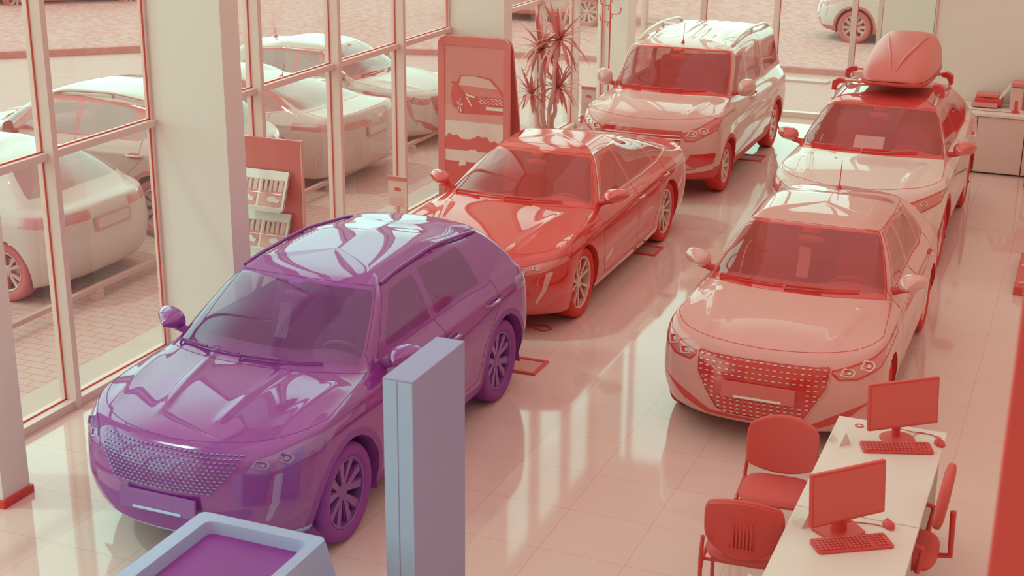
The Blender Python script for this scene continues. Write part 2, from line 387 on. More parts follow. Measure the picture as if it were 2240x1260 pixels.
def build_car(c, loc, rz, label, NS=380, NT=220, interior=True):
    fam = c.get('fam', 'r'); nm = c['name']; v = c['tone']
    paint = mat(nm+'_paint', v, fam, rough=.5, coat=1. if fam != 'o' else .5, spec=.25, cior=1.95 if v < .3 else 1.55)
    roofm = mat(nm+'_roof_paint', c.get('rooftone', v), fam, rough=.5, coat=1., spec=.25, cior=1.95 if c.get('rooftone', v) < .3 else 1.55)
    black = mat(fam+'_gloss_black', 0.0, fam, rough=.12, coat=.5); plast = mat(fam+'_dark_plastic', .03, fam, rough=.55)
    rub = mat(fam+'_rubber', 0., fam, rough=.7); gl = glass(fam+'_car_glass', .42, .45 if fam == 'o' else .0, fam, 1.75)  # diffuse share of the car glass paints the dark cabin lighter
    gls = glass(fam+'_car_side_glass', .62, .45 if fam == 'o' else .0, fam, 1.8); chrome = mat(fam+'_chrome', 1., fam, rough=.12, metal=.6)
    alloy = mat(fam+'_alloy', .75 if fam != 'b' else .10, fam, rough=.3, metal=.3); fab = mat(fam+'_seat_fabric', .04, fam, rough=.9)
    lampm = mat(fam+'_lamp_dark', .22 if fam == 'r' else .10, fam, rough=.08, coat=1.); pale = mat(fam+'_lamp_bright', .9 if fam != 'b' else .35, fam, rough=.1, metal=.3)
    rows = rows_for(c); masks = car_masks(c)
    S = Skin(rows, masks, NS, NT, c.get('disp'))
    root = thing('car', loc, rz, label, 'car')
    def put(names, pname, m, par=root, side=None, **k):
        mm = S.part(names, side)
        if not mm.f: return None
        o = mm.build(pname, m, par, fix=False); o.data.shade_smooth(); return o
    body = put(['body'], 'body_shell', paint)
    full = S.mesh((S.lab != S.names.index('hole')) if 'hole' in S.names else (S.lab > -9)); bvh = BVHTree.FromPolygons([Vector(v) for v in full.v], full.f)
    put(['bonnet'], 'bonnet', paint); put(['roof'], 'roof_panel', roofm); put(['windscreen'], 'windscreen', gl)
    put(['frit'], 'windscreen_surround', black); put(['rear_window'], 'rear_window', gls)
    put(['tailgate'], 'tailgate', paint); put(['bumper'], 'front_bumper', paint); put(['cladding'], 'lower_cladding', plast); put(['intake'], 'lower_intake', plast)
    put(['sunroof'], 'sunroof', black)
    gr = None; gmm = S.part(['grille'])
    if gmm.f:
        dash_geometry(c, gmm)
        gr = gmm.build('grille', [black, mat(nm+'_dash', c.get('dashtone', .85), fam, rough=.2, metal=.2)], root, fix=False)
    for sd in (1, -1):
        for dn in ('front_door', 'rear_door'):
            d = put([dn], dn, paint, side=sd)
            hp = c.get('handles', {}).get(dn)
            if d and hp:
                p, n = ray(bvh, (3*sd, hp[0], hp[1]), (-sd, 0, 0))
                if p:
                    h = MB(); cushion(h, (p.x, p.y+.0, p.z), (.02, .19, .075), n=16, pw=.8, mi=1); h.tube([(p.x-.01*sd, p.y-.11, p.z), (p.x+.03*sd, p.y-.08, p.z), (p.x+.033*sd, p.y+.08, p.z+.004), (p.x-.01*sd, p.y+.11, p.z+.004)], .014, 8, 0)
                    h.build('door_handle', [mat(nm+'_handle', c.get('handletone', v), fam, rough=.2, coat=1.), plast], d, smooth=50)
        put(['side_window'], 'side_window', gls, side=sd); put(['side_window_back'], 'rear_side_window', gls, side=sd)
        put(['pillar'], 'window_surround', black, side=sd)
        put(['skid'], 'bumper_lip', mat(nm+'_skid', c.get('skidtone', .6), fam, rough=.3), side=sd)
        hl = put(['headlamp'], 'headlamp', lampm, side=sd); put(['drl'], 'running_light', mat(nm+'_drl', c.get('drltone', .8), fam, rough=.2, coat=1.), side=sd)
        put(['taillamp'], 'tail_lamp', mat(fam+'_tail_lamp', .25, fam, rough=.15, coat=1.), side=sd); put(['fog'], 'fog_lamp_surround', black, side=sd)
        for (bx_, bz_, bw, bh, tl) in c.get('lampbits', []):
            p, n = ray(bvh, (bx_*sd, -2, bz_), (0, 1, 0))
            if p and hl:
                q = MB(); nn = (n if n.y < 0 else -n)+Vector((0, -.15, .08)); nn.normalize(); ux = Vector((1, 0, 0)); ux = (ux-nn*ux.dot(nn)).normalized(); vv = nn.cross(ux)
                k = sd*.35
                def hexa(f): return rpoly([(-bw*f-k*bh*f, -bh*f), (bw*f-k*bh*f, -bh*f), (bw*f+k*bh*f+.004*f, bh*.2*f), (bw*.8*f+k*bh*f, bh*f), (-bw*f+k*bh*f, bh*f)], bh*.25*f, 3)
                o1, i1 = hexa(1.), hexa(.74); nn_ = len(o1); PT = lambda a, b_, d: tuple(p+ux*a+vv*b_+nn*(d-.004))
                vs = [PT(a, b_, .012) for a, b_ in o1]+[PT(a, b_, .012) for a, b_ in i1]+[PT(a, b_, 0) for a, b_ in o1]+[PT(a, b_, .002) for a, b_ in i1]
                q.add(vs, [(i, (i+1) % nn_, nn_+(i+1) % nn_, nn_+i) for i in range(nn_)]+[(i, 2*nn_+i, 2*nn_+(i+1) % nn_, (i+1) % nn_) for i in range(nn_)]+[(nn_+i, nn_+(i+1) % nn_, 3*nn_+(i+1) % nn_, 3*nn_+i) for i in range(nn_)])
                q.add([PT(a, b_, .0045) for a, b_ in i1], [tuple(range(nn_))], 1)
                q.add([PT(a*.45+bw*.25*kk, b_*.5, .008) for kk in (1,) for a, b_ in i1], [tuple(range(nn_))], 0)
                q.build('lamp_module', [pale, black], hl, smooth=40, fix=False)
    # panel gaps
    sets = [{'front_door'}, {'rear_door'}, {'bonnet'}, {'tailgate'}, {'roof'}]
    E, g = S.edges(sets)
    if E: S.ribbon(E, .0028, .0012).build('panel_gap', rub, root, fix=False)
    E, g = S.edges([{'side_window', 'pillar', 'side_window_back'}])
    if E and c.get('chromeline'):
        for sd in (1, -1): S.ribbon(E, .007, .003, (sd,)).build('window_trim', chrome, root, fix=False)
    E, g = S.edges([{'headlamp'}])
    for sd in (1, -1):
        if E and fam != 'o': S.ribbon(E, .007, .002, (sd,)).build('headlamp_seal', black, root, fix=False)
    E, g = S.edges([{'grille'}])
    if E and c.get('grillerim'): S.ribbon(E, c['grillerim'], .006).build('grille_rim', mat(nm+'_rim', c.get('rimtone', .5), fam, rough=.15, coat=.5), gr, fix=False)
    # underbody and wheel housings
    Lc, hw = c['L'], c['W']/2; ya = c['axle']; yb = ya+c['WB']
    ub = MB(); ub.bx(-hw+.3, hw-.3, .40, Lc-.4, c['zb']+.0, c['zb']+.05)
    for yy in (ya, yb):
        for sd in (1, -1):
            ra = c['arch']+.004; prof = []
            n = 18; vs = []; fs = []
            for i in range(n+1):
                a = -.35+(PI+.7)*i/n
                for x in (hw-.02, hw-.36): vs.append((sd*x, yy+ra*math.cos(a), c['wr']+ra*math.sin(a)))
            for i in range(n): fs.append((2*i, 2*i+2, 2*i+3, 2*i+1))
            fs.append(tuple(2*i+1 for i in range(n+1)))
            # outer row follows the body side
            for i in range(n+1):
                x0, y0, z0 = vs[2*i]
                a = -.35+(PI+.7)*i/n; p, nn = ray(bvh, (3*sd, yy+(ra+.006)*math.cos(a), c['wr']+(ra+.006)*math.sin(a)), (-sd, 0, 0))
                if p and abs(p.x) > hw*.7: vs[2*i] = (p.x-.004*sd, y0, z0)
            ub.add(vs, fs)
    ub.build('underbody', rub, root, fix=False)
    # wheels
    r, wd = c['wr'], c.get('ww', .215); t_, m_, d_ = wheel_meshes(r, wd, c['spokes'], c['rim'])
    hidden_black = mat(fam+'_rim_dark', .05 if fam != 'b' else .0, fam, rough=.4)
    proto = None
    for yy in (ya, yb):
        for sd in (1, -1):
            if proto is None:
                w = t_.build('wheel', rub, root, smooth=40)
                rm = m_.build('rim', [alloy, hidden_black], w, smooth=40); dk = d_.build('brake_disc', alloy, w, smooth=40)
                proto = w
            else:
                w = proto.copy(); COL.objects.link(w)
                for ch in proto.children:
                    q = ch.copy(); COL.objects.link(q); q.parent = w
                w.parent = root
            w.location = (sd*(hw-wd/2-c.get('wheelin', .03)), yy, r); w.rotation_euler = (random.random()*1., 0, 0 if sd > 0 else PI)
    # mirrors
    mx, my_, mz = c['mirror']; mx -= .055; my_ += .09; mz += .055; mt = c.get('mirrortone', v)
    for sd in (1, -1):
        q = MB(); rings = []
        mw, mh, md = c.get('msize', (.125, .075, .08))
        for i in range(9):
            a = i/8; k = math.sin(PI*min(1, .08+.92*a)*.5)**.7 if a < .999 else 1
            yy = -md+2*md*a*.9; hh = mh*k; ww = mw*k
            ring = []
            for j in range(20):
                b = 2*PI*j/20; x, z = math.cos(b), math.sin(b); tap = 1-.28*(x > 0)*x*x
                ring.append((sd*(mx+mw*.9+ww*math.copysign(abs(x)**.75, x)), my_+yy+.03*x, mz+hh*math.copysign(abs(z)**.8, z)*tap+.012*x))
            rings.append(ring)
        q.loft(rings)
        mo = q.build('door_mirror', mat(nm+'_mirror', mt, fam, rough=.2, coat=1.), root, smooth=50)
        g_ = MB(); g_.loft([[tuple(Vector(p)+Vector((0, .004, 0))) for p in [Vector(rings[-1][0]).lerp(Vector(p), 1) for p in rings[-1]]],
                           [tuple(Vector((sd*(mx+mw*.9), my_+md*.8+.006, mz)).lerp(Vector(p), .9)+Vector((0, .006, 0))) for p in rings[-1]]])
        g_.build('mirror_glass', mat(fam+'_mirror_glass', .5, fam, rough=.03, metal=.8), mo)
        s_ = MB(); p, n = ray(bvh, (3*sd, my_+.02, mz-.09), (-sd, 0, 0)); px = p.x if p else sd*(mx-.05)
        s_.tube([(px-.02*sd, my_+.03, mz-.085), (sd*(mx+.03), my_+.02, mz-.06), (sd*(mx+mw*.7), my_+.01, mz-.04)], [.035, .028, .03], 10)
        s_.build('mirror_arm', plast, mo, smooth=50)
    # wipers
    cy, cz = c['cowl']
    for x0, x1 in ((-.05, .52), (-.62, -.08)):
        pts = []
        for i in range(9):
            x = x0+(x1-x0)*i/8; p, n = ray(bvh, (x, cy+.055+.02*i/8+.30*(abs(x)/hw)**2.2, 3), (0, 0, -1))
            if p: pts.append(p+Vector((0, -.006, .014)))
        if len(pts) > 3:
            q = MB(); q.tube(pts, .007, 6); q.tube([pts[0]+Vector((0, -.03, -.02)), pts[0]+Vector((0, 0, .012)), pts[4]+Vector((0, -.012, .014))], .009, 6)
            q.build('wiper', plast, root, smooth=50)
    # number plate
    pl = c.get('plate')
    if pl:
        p, n = ray(bvh, (0, -2, pl[1]), (0, 1, 0)); y = p.y if p else 0
        q = MB(); R = Matrix.Rotation(-pl[2], 3, 'X'); q.box((0, y-.025, pl[1]), (.56, .02, .125), 0, R); q.box(Vector((0, y-.025, pl[1]))+R @ Vector((0, -.0125, -.048)), (.36, .004, .018), 1, R)
        q.build('number_plate', [mat(fam+'_plate', c.get('platetone', .16), fam, rough=.35), mat(fam+'_plate_strip', 1., fam, rough=.4)], root, bevel=.003)
    pl = c.get('rplate')
    if pl:
        p, n = ray(bvh, (0, Lc+2, pl[1]), (0, -1, 0)); y = p.y if p else Lc
        q = MB(); R = Matrix.Rotation(pl[2], 3, 'X'); q.box((0, y+.012, pl[1]), (.56, .02, .13), 0, R); q.box((0, y+.025, pl[1]), (.50, .004, .10), 1, R)
        q.build('number_plate', [mat(fam+'_plate_frame', .4, fam), mat(fam+'_plate_blank', .85, fam)], root)
    for (zz, xm) in c.get('slats', []):
        q = MB(); pts = []
        for i in range(25):
            x = -xm+2*xm*i/24; p, n = ray(bvh, (x, -2, zz), (0, 1, 0))
            if p: pts.append(p+Vector((0, -.006, 0)))
        if len(pts) > 4: q.tube(pts, .009, 6); q.build('grille_slat', chrome if c.get('slatchrome') else plast, gr or root, smooth=50)
    # antenna
    an = c.get('antenna')
    if an:
        p, n = ray(bvh, (an[0], an[1], 4), (0, 0, -1)); q = MB(); q.loft([[(p.x+.03*math.cos(2*PI*k/10), p.y+.045*math.sin(2*PI*k/10), p.z-.01) for k in range(10)], [(p.x+.012*math.cos(2*PI*k/10), p.y+.02*math.sin(2*PI*k/10)+.01, p.z+.03) for k in range(10)]])
        q.tube([p+Vector((0, .01, .02)), p+Vector((0, an[3]*.5, an[2]*.5)), p+Vector((0, an[3], an[2]))], [.006, .0045, .003], 8); q.build('aerial', rub, root, smooth=50)
    # roof rails
    rr = c.get('rails')
    if rr:
        for sd in (1, -1):
            x, y0, y1, lift, thick = rr; q = MB(); pts = []
            for i in range(25):
                a = i/24; y = y0+(y1-y0)*a; p, n = ray(bvh, (sd*x, y, 4), (0, 0, -1)); pts.append(p+Vector((0, 0, lift*min(1, 3.2*min(a, 1-a)**.6 if 0 < a < 1 else 0)+.006)))
            q.tube(pts, thick, 10)
            for i in (1, 12, 23): q.tube([pts[i], pts[i]-Vector((0, 0, lift+.03))], thick*.9, 8)
            q.build('roof_rail', mat(nm+'_rail', c.get('railtone', .4), fam, rough=.25, metal=.3), root, smooth=60)
    # cabin
    if interior:
        zt = c['belt'][1]; y0 = c['cowl'][0]; sy = c.get('seaty', y0+1.05); q = MB()
        q.bx(-hw+.14, hw-.14, y0+.25, c['rbase'][0]-.1, c['zb']+.1, c['zb']+.16); q.build('cabin_floor', fab, root)
        q = MB(); n = 21; rings = []
        for i in range(n):
            x = (-1+2*i/(n-1))*(hw-.17); b = .05*math.exp(-((x-.38)/.2)**2) ; e = .34*(abs(x)/hw)**2
            zt2 = c['cowl'][1]-.05
            rings.append([(x, y0+.1+e*.8, zt2-.05), (x, y0+.35+e*.6, zt2-.015+b), (x, y0+.52+e*.3, zt2-.02+b), (x, y0+.60+e*.2, zt2-.09+b*.4), (x, y0+.58, zt2-.38), (x, y0+.35, zt2-.4)])
        q.loft(rings); q.build('dashboard', mat(fam+'_dashboard', .06, fam, rough=.6), root, smooth=50)
        q = MB(); stc = Vector((.37, y0+.74, zt-.13)); R = Matrix.Rotation(-1.15, 3, 'X')
        q.tube([stc+R @ Vector((.185*math.cos(2*PI*k/28), .17*math.sin(2*PI*k/28), 0)) for k in range(28)], .014, 8, closed=True)
        for a in (0, PI, -PI/2): q.tube([stc+R @ Vector((0, 0, .01)), stc+R @ Vector((.18*math.cos(a), .165*math.sin(a), 0))], .016, 6)
        cushion(q, stc, (.12, .10, .05), -1.15); q.build('steering_wheel', plast, root, smooth=50)
        for sd in (1, -1):
            q = MB(); sz = c['zb']+.38; X = sd*.37; cushion(q, (X, sy, sz), (.50, .52, .18), .12); cushion(q, (X, sy+.34, sz+.33), (.48, .16, .66), -.30)
            st = q.build('front_seat', fab, root, smooth=60); q = MB(); cushion(q, (X, sy+.47, sz+.74), (.26, .10, .17), -.15, pw=.6); q.tube([(X-.06, sy+.44, sz+.6), (X-.06, sy+.46, sz+.7)], .008, 6); q.tube([(X+.06, sy+.44, sz+.6), (X+.06, sy+.46, sz+.7)], .008, 6)
            q.build('headrest', fab, st, smooth=60)
        q = MB(); cushion(q, (0, sy+.92, c['zb']+.36), (1.2, .5, .18), .1); cushion(q, (0, sy+1.22, c['zb']+.68), (1.2, .16, .62), -.28)
        q.build('rear_bench', fab, root, smooth=60)
        hy, hz = c['head']; q = MB(); cushion(q, (0, hy-.05, hz-.12), (.22, .05, .07), .2, pw=.6); q.tube([(0, hy-.03, hz-.10), (0, hy+.02, hz-.02)], .015, 6); cushion(q, (0, hy-.02, hz-.04), (.14, .12, .05)); q.build('rear_view_mirror', plast, root, smooth=60)
    return root, bvh, S

# ------------------------------------------------------------------ the five showroom cars
def bump_disp(lines):
    """raised character lines: list of (x0,y0,x1,y1,height,width,zmin,zmax)"""
    def f(P):
        du = np.gradient(P, axis=0); dv = np.gradient(P, axis=1); n = np.cross(dv, du); n /= np.linalg.norm(n, axis=-1, keepdims=True)+1e-9
        sg = np.sign((n*(P-np.array([0, P[..., 1].mean(), .5]))).sum(-1).mean()); n = n*sg; d = np.zeros(P.shape[:2])
        for (sp, a0, b0, a1, b1, h, w, lo_, hi_) in lines:
            if sp == 'top': u, v_, c = P[..., 0], P[..., 1], P[..., 2]
            else: u, v_, c = P[..., 1], P[..., 2], P[..., 0]
            ex, ey = a1-a0, b1-b0; t = ((u-a0)*ex+(v_-b0)*ey)/(ex*ex+ey*ey); tc_ = t.clip(0, 1); dist = np.hypot(u-a0-ex*tc_, v_-b0-ey*tc_)
            end = np.clip(np.minimum(t, 1-t)*6+.3, 0, 1); d += h*np.exp(-(dist/w)**2)*end*((c > lo_) & (c < hi_))
        return P+n*d[..., None]
    return f
def std_parts(c):
    """windscreen, bonnet, roof and rear pieces common to every car"""
    s0 = c.get('ws', .243)
    P = [('windscreen', 'st', [(-.2, 7.22), (s0-.012, 7.22), (s0-.012, 8.83), (-.2, 8.83)], .05),
         ('frit', 'st', [(-.2, 7.0), (s0, 7.0), (s0, 8.97), (-.2, 8.97)], .02),
         ('rear_window', 'st', [(.785, 7.25), (1.2, 7.25), (1.2, 8.75), (.785, 8.75)], .06)]
    return P
C = {}
C['suv'] = dict(name='crossover', fam='b', tone=-.04, rough=.3, L=4.30, W=1.79, H=1.53, zb=.21, cowl=(1.02, 1.07), head=(1.80, 1.46), rhead=(3.72, 1.43), rbase=(4.06, 1.12),
    hood=(.86, .12), belt=(1.02, 1.03, 1.12), tail=.98, roofw=1.16, axle=.87, WB=2.605, wr=.345, arch=.395, rim=.245, clad=.055, zmid=.55, spokes=(5, .17, .030, .016, .12), ww=.22,
    mirror=(.90, 1.42, 1.04), handles={'front_door': (2.47, .89), 'rear_door': (3.22, .93)}, handletone=.02, plate=(0, .52, .08), rails=(.56, 1.95, 3.6, .025, .014), railtone=.0,
    hoodbul=.72, cowl_a=.36, drltone=.25, platetone=.10, dashtone=.45, skidtone=.8,
    pf=2.35, af=.72, dashes=(.62, .845, 12, 30, .54, .0120, .0030, True, None), lampbits=[(.62, .795, .045, .026, 0), (.73, .82, .045, .03, 0)],
    disp=bump_disp([('top', .22, .36, .30, 1.12, .010, .035, .8, 1.2), ('top', .62, .4, .72, 1.1, .010, .06, .8, 1.2), ('yz', .9, .93, 3.6, .97, .010, .03, .7, 1), ('yz', 1.5, .45, 3.0, .55, -.018, .10, .7, 1)]))
c = C['suv']; c['parts'] = std_parts(c)+[
    ('side_window', 'yz', [(1.62, 1.085), (2.36, 1.075), (2.36, 1.40), (1.98, 1.38)], .03), ('side_window', 'yz', [(2.45, 1.075), (3.22, 1.09), (3.16, 1.385), (2.45, 1.41)], .03),
    ('pillar', 'yz', [(1.48, 1.05), (3.30, 1.055), (3.86, 1.24), (3.62, 1.40), (2.4, 1.45), (1.93, 1.42)], .02),
    ('grille', 'fr', [(-.54, .875), (-.51, .76), (-.37, .60), (.37, .60), (.51, .76), (.54, .875)], .03),
    ('intake', 'fr', [(-.62, .53), (-.45, .31), (.45, .31), (.62, .53), (.4, .50), (-.4, .50)], .02),
    ('headlamp', 'fr', [(.52, .745), (.66, .73), (.87, .80), (.90, .915), (.80, .90), (.60, .83)], .015),
    ('drl', 'fr', [(.70, .73), (.74, .735), (.725, .55), (.665, .42), (.64, .42), (.69, .56)], .01),
    ('skid', 'fr', [(-.9, .30), (-.9, .215), (.9, .215), (.9, .30), (.5, .285), (-.5, .285)], .0),
    ('roof', 'st', [(-.2, 9.02), (1.2, 9.02), (1.2, 11.2), (-.2, 11.2)], 0),
    ('bonnet', 'st', [(-.2, 5.05), (.262, 5.30), (.275, 6.97), (-.2, 6.97)], .0),
    ('front_door', 'yz', [(1.52, 1.3), (1.36, 1.0), (1.36, .50), (1.46, .36), (2.40, .36), (2.40, 1.5), (1.9, 1.5)], .02),
    ('rear_door', 'yz', [(2.405, 1.5), (2.405, .36), (2.95, .36), (3.07, .62), (3.38, .88), (3.34, 1.25), (3.2, 1.5)], .02),
    ('taillamp', 're', [(.45, .98), (.45, .88), (.95, .88), (.95, .99)], .02)]
C['sedan'] = dict(name='fastback', fam='r', tone=-.02, rough=.22, L=4.75, W=1.87, H=1.395, zb=.16, cowl=(1.20, .975), head=(2.05, 1.325), rhead=(3.42, 1.27), rbase=(4.22, 1.03),
    hood=(.735, .10), belt=(.915, .91, .99), tail=.99, roofw=1.10, axle=.93, WB=2.80, wr=.345, arch=.372, rim=.255, zmid=.50, spokes=(5, .20, .016, .010, .06), ww=.225,
    mirror=(.90, 1.55, .97), msize=(.125, .07, .08), mirrortone=.05, handles={'front_door': (2.62, .78), 'rear_door': (3.52, .82)}, plate=(0, .50, .1), hoodbul=.70, cowl_a=.38, drltone=.55, cant=.09,
    roofmat=1, rooftone=.03, chromeline=1, rear_in=(0, .02, .10), rga=.3, dashes=(.44, .66, 7, 13, .50, .012, .006, True, None),
    lampbits=[(.60, .665, .03, .018, 0), (.70, .68, .028, .018, 0)], grillerim=.008,
    disp=bump_disp([('top', .42, .25, .60, 1.15, .010, .05, .6, 1.1), ('yz', .95, .78, 4.4, .86, .012, .03, .7, 1), ('yz', 1.6, .40, 3.2, .46, -.018, .09, .7, 1)]))
c = C['sedan']; c['parts'] = std_parts(c)+[
    ('side_window', 'yz', [(1.78, .965), (2.58, .955), (2.58, 1.275), (2.25, 1.265)], .02), ('side_window', 'yz', [(2.64, .955), (3.42, .985), (3.34, 1.225), (2.64, 1.28)], .03), ('side_window', 'yz', [(3.47, .99), (3.82, 1.03), (3.40, 1.20)], .01),
    ('pillar', 'yz', [(1.66, .945), (3.0, .935), (3.50, .965), (3.90, 1.03), (3.48, 1.22), (2.9, 1.31), (2.2, 1.30)], .02),
    ('grille', 'fr', [(-.52, .69), (-.44, .42), (.44, .42), (.52, .69)], .04), ('intake', 'fr', [(-.66, .40), (-.5, .22), (.5, .22), (.66, .40), (.4, .36), (-.4, .36)], .02),
    ('headlamp', 'fr', [(.50, .665), (.53, .60), (.76, .63), (.93, .70), (.90, .755), (.70, .72)], .01),
    ('drl', 'fr', [(.79, .63), (.84, .645), (.80, .48), (.72, .34), (.70, .34), (.765, .48)], .01),
    ('sunroof', 'top', [(-.44, 2.2), (.44, 2.2), (.44, 3.3), (-.44, 3.3)], .06),
    ('roof', 'st', [(-.2, 9.02), (1.2, 9.02), (1.2, 11.2), (-.2, 11.2)], 0),
    ('bonnet', 'st', [(-.2, 5.05), (.262, 5.30), (.275, 6.97), (-.2, 6.97)], .0),
    ('tailgate', 'st', [(.80, 5.0), (1.2, 5.0), (1.2, 7.0), (.80, 7.0)], .0),
    ('front_door', 'yz', [(1.62, 1.2), (1.46, .90), (1.46, .42), (1.56, .27), (2.61, .27), (2.61, 1.4), (2.1, 1.4)], .02),
    ('rear_door', 'yz', [(2.615, 1.4), (2.615, .27), (3.12, .27), (3.28, .52), (3.60, .80), (3.62, 1.05), (3.4, 1.4)], .02),
    ('taillamp', 're', [(.10, .88), (.10, .80), (.98, .80), (.98, .90)], .01)]
C['van'] = dict(name='family_van', fam='r', tone=.50, rough=.3, L=4.40, W=1.85, H=1.80, zb=.24, cowl=(.96, 1.19), head=(1.62, 1.69), rhead=(4.10, 1.72), rbase=(4.33, 1.15),
    hood=(.985, .11), belt=(1.13, 1.11, 1.13), tail=1.04, roofw=1.42, axle=.90, WB=2.80, wr=.325, arch=.375, rim=.215, zmid=.60, spokes=(8, 0, .026, .020, .0), ww=.205,
    mirror=(.92, 1.30, 1.20), msize=(.115, .115, .08), mirrortone=.55, handles={'front_door': (2.15, 1.02), 'rear_door': (2.32, 1.02)}, antenna=(.0, 1.78, .26, .06), rails=(.64, 1.95, 4.0, .07, .020), railtone=.8,
    hoodbul=.72, cowl_a=.36, cant=.12, rga=.12, rear_in=(0, .01, .03), ar=.3, pr=4.0, hoodmid=.5, clad=.055, cladz=.19, rtap=.0,
    lampbits=[(.62, .87, .05, .035, 1), (.74, .90, .05, .035, 1)], slats=[(.84, .5), (.80, .5), (.76, .48), (.72, .46)], slatchrome=1, drltone=.7,
    disp=bump_disp([('top', .50, .2, .62, .95, .014, .06, .9, 1.3), ('yz', 1.0, .78, 3.6, .80, -.015, .07, .7, 1)]+[('top', .09+.18*k, 2.0, .09+.18*k, 3.9, -.012, .03, 1.6, 2) for k in range(3)]))
c = C['van']; c['parts'] = [p for p in std_parts(c) if p[0] != 'x']+[
    ('side_window', 'yz', [(1.40, 1.19), (2.08, 1.17), (2.08, 1.60), (1.78, 1.60)], .06), ('side_window', 'yz', [(2.26, 1.17), (2.98, 1.18), (2.98, 1.60), (2.26, 1.61)], .06), ('side_window', 'yz', [(3.20, 1.19), (4.02, 1.22), (3.96, 1.58), (3.20, 1.60)], .08),
    ('pillar', 'yz', [(1.36, 1.175), (2.11, 1.155), (2.11, 1.62), (1.77, 1.62)], .07), ('pillar', 'yz', [(2.23, 1.155), (3.01, 1.165), (3.01, 1.62), (2.23, 1.63)], .07), ('pillar', 'yz', [(3.16, 1.175), (4.06, 1.205), (4.0, 1.60), (3.16, 1.62)], .09),
    ('grille', 'fr', [(-.52, .905), (-.48, .70), (.48, .70), (.52, .905)], .03), ('intake', 'fr', [(-.50, .46), (-.45, .30), (.45, .30), (.50, .46)], .02),
    ('fog', 'fr', [(.56, .50), (.66, .43), (.86, .48), (.89, .62), (.62, .62)], .03), ('skid', 'fr', [(.55, .405), (.56, .36), (.86, .40), (.86, .45)], .0),
    ('headlamp', 'fr', [(.50, .86), (.56, .78), (.66, .78), (.88, .90), (.90, 1.02), (.84, 1.03), (.70, .94)], .01),
    ('bonnet', 'st', [(-.2, 5.05), (.262, 5.30), (.275, 6.97), (-.2, 6.97)], .0),
    ('front_door', 'yz', [(1.36, 1.3), (1.22, 1.1), (1.22, .50), (1.32, .36), (2.17, .36), (2.17, 1.75), (1.7, 1.7)], .02),
    ('rear_door', 'yz', [(2.175, 1.75), (2.175, .36), (2.95, .36), (3.08, .7), (3.08, 1.75)], .02),
    ('tailgate', 'st', [(.80, 3.6), (1.2, 3.6), (1.2, 7.2), (.80, 7.2)], .0),
    ('taillamp', 're', [(.76, 1.15), (.76, .80), (.98, .80), (.98, 1.15)], .02)]
C['small'] = dict(name='small_hatchback', fam='r', tone=.44, rough=.3, L=4.055, W=1.745, H=1.425, zb=.15, cowl=(1.0, .985), head=(1.78, 1.355), rhead=(3.30, 1.33), rbase=(3.75, 1.04),
    hood=(.775, .11), belt=(.935, .94, 1.02), tail=.92, roofw=1.14, axle=.80, WB=2.54, wr=.315, arch=.345, rim=.21, zmid=.48, spokes=(5, .2, .02, .012, .05), ww=.205,
    mirror=(.84, 1.32, .99), msize=(.12, .07, .08), handles={'front_door': (2.32, .80), 'rear_door': (3.0, .86)}, plate=(0, .505, .1), antenna=(0.0, 3.0, .26, .05), hoodbul=.72, cowl_a=.36,
    drltone=.30, dashes=(.30, .715, 12, 19, .49, .0125, .0040, False, (.31, .43, .60)), lampbits=[(.62, .70, .045, .030, 0), (.745, .735, .045, .040, 0)], grillerim=.006, rimtone=.35,
    platetone=.13, 
    disp=bump_disp([('top', .46, .3, .60, 1.0, .012, .05, .7, 1.1), ('yz', .9, .84, 3.5, .90, .010, .03, .7, 1), ('yz', 1.5, .42, 2.8, .52, -.018, .10, .7, 1)]))
c = C['small']; c['parts'] = std_parts(c)+[
    ('side_window', 'yz', [(1.56, .99), (2.22, .985), (2.22, 1.30), (1.93, 1.285)], .02), ('side_window', 'yz', [(2.30, .985), (2.86, 1.0), (2.86, 1.27), (2.30, 1.305)], .02), ('side_window', 'yz', [(2.90, 1.0), (3.12, 1.04), (3.02, 1.24), (2.90, 1.26)], .01),
    ('pillar', 'yz', [(1.44, .965), (2.9, .965), (3.20, 1.03), (3.08, 1.26), (2.4, 1.33), (1.88, 1.31)], .02),
    ('grille', 'fr', [(-.51, .745), (-.49, .58), (-.33, .30), (-.24, .27), (.24, .27), (.33, .30), (.49, .58), (.51, .745), (.40, .735), (-.40, .735)], .03),
    ('intake', 'fr', [(-.80, .47), (-.62, .31), (-.42, .225), (.42, .225), (.62, .31), (.80, .47), (.56, .37), (.38, .265), (-.38, .265), (-.56, .37)], .0),
    ('headlamp', 'fr', [(.50, .71), (.57, .65), (.70, .65), (.83, .70), (.875, .79), (.86, .83), (.78, .78), (.62, .735)], .01),
    ('drl', 'fr', [(.79, .68), (.83, .69), (.815, .50), (.74, .36), (.72, .36), (.785, .50)], .01),
    ('roof', 'st', [(-.2, 9.02), (1.2, 9.02), (1.2, 11.2), (-.2, 11.2)], 0),
    ('bonnet', 'st', [(-.2, 5.05), (.262, 5.30), (.275, 6.97), (-.2, 6.97)], .0),
    ('front_door', 'yz', [(1.46, 1.2), (1.32, .93), (1.32, .45), (1.42, .30), (2.26, .30), (2.26, 1.4), (1.85, 1.4)], .02),
    ('rear_door', 'yz', [(2.265, 1.4), (2.265, .30), (2.72, .30), (2.86, .52), (3.14, .80), (3.16, 1.1), (3.0, 1.4)], .02),
    ('taillamp', 're', [(.30, .90), (.30, .80), (.95, .80), (.95, .91)], .02)]
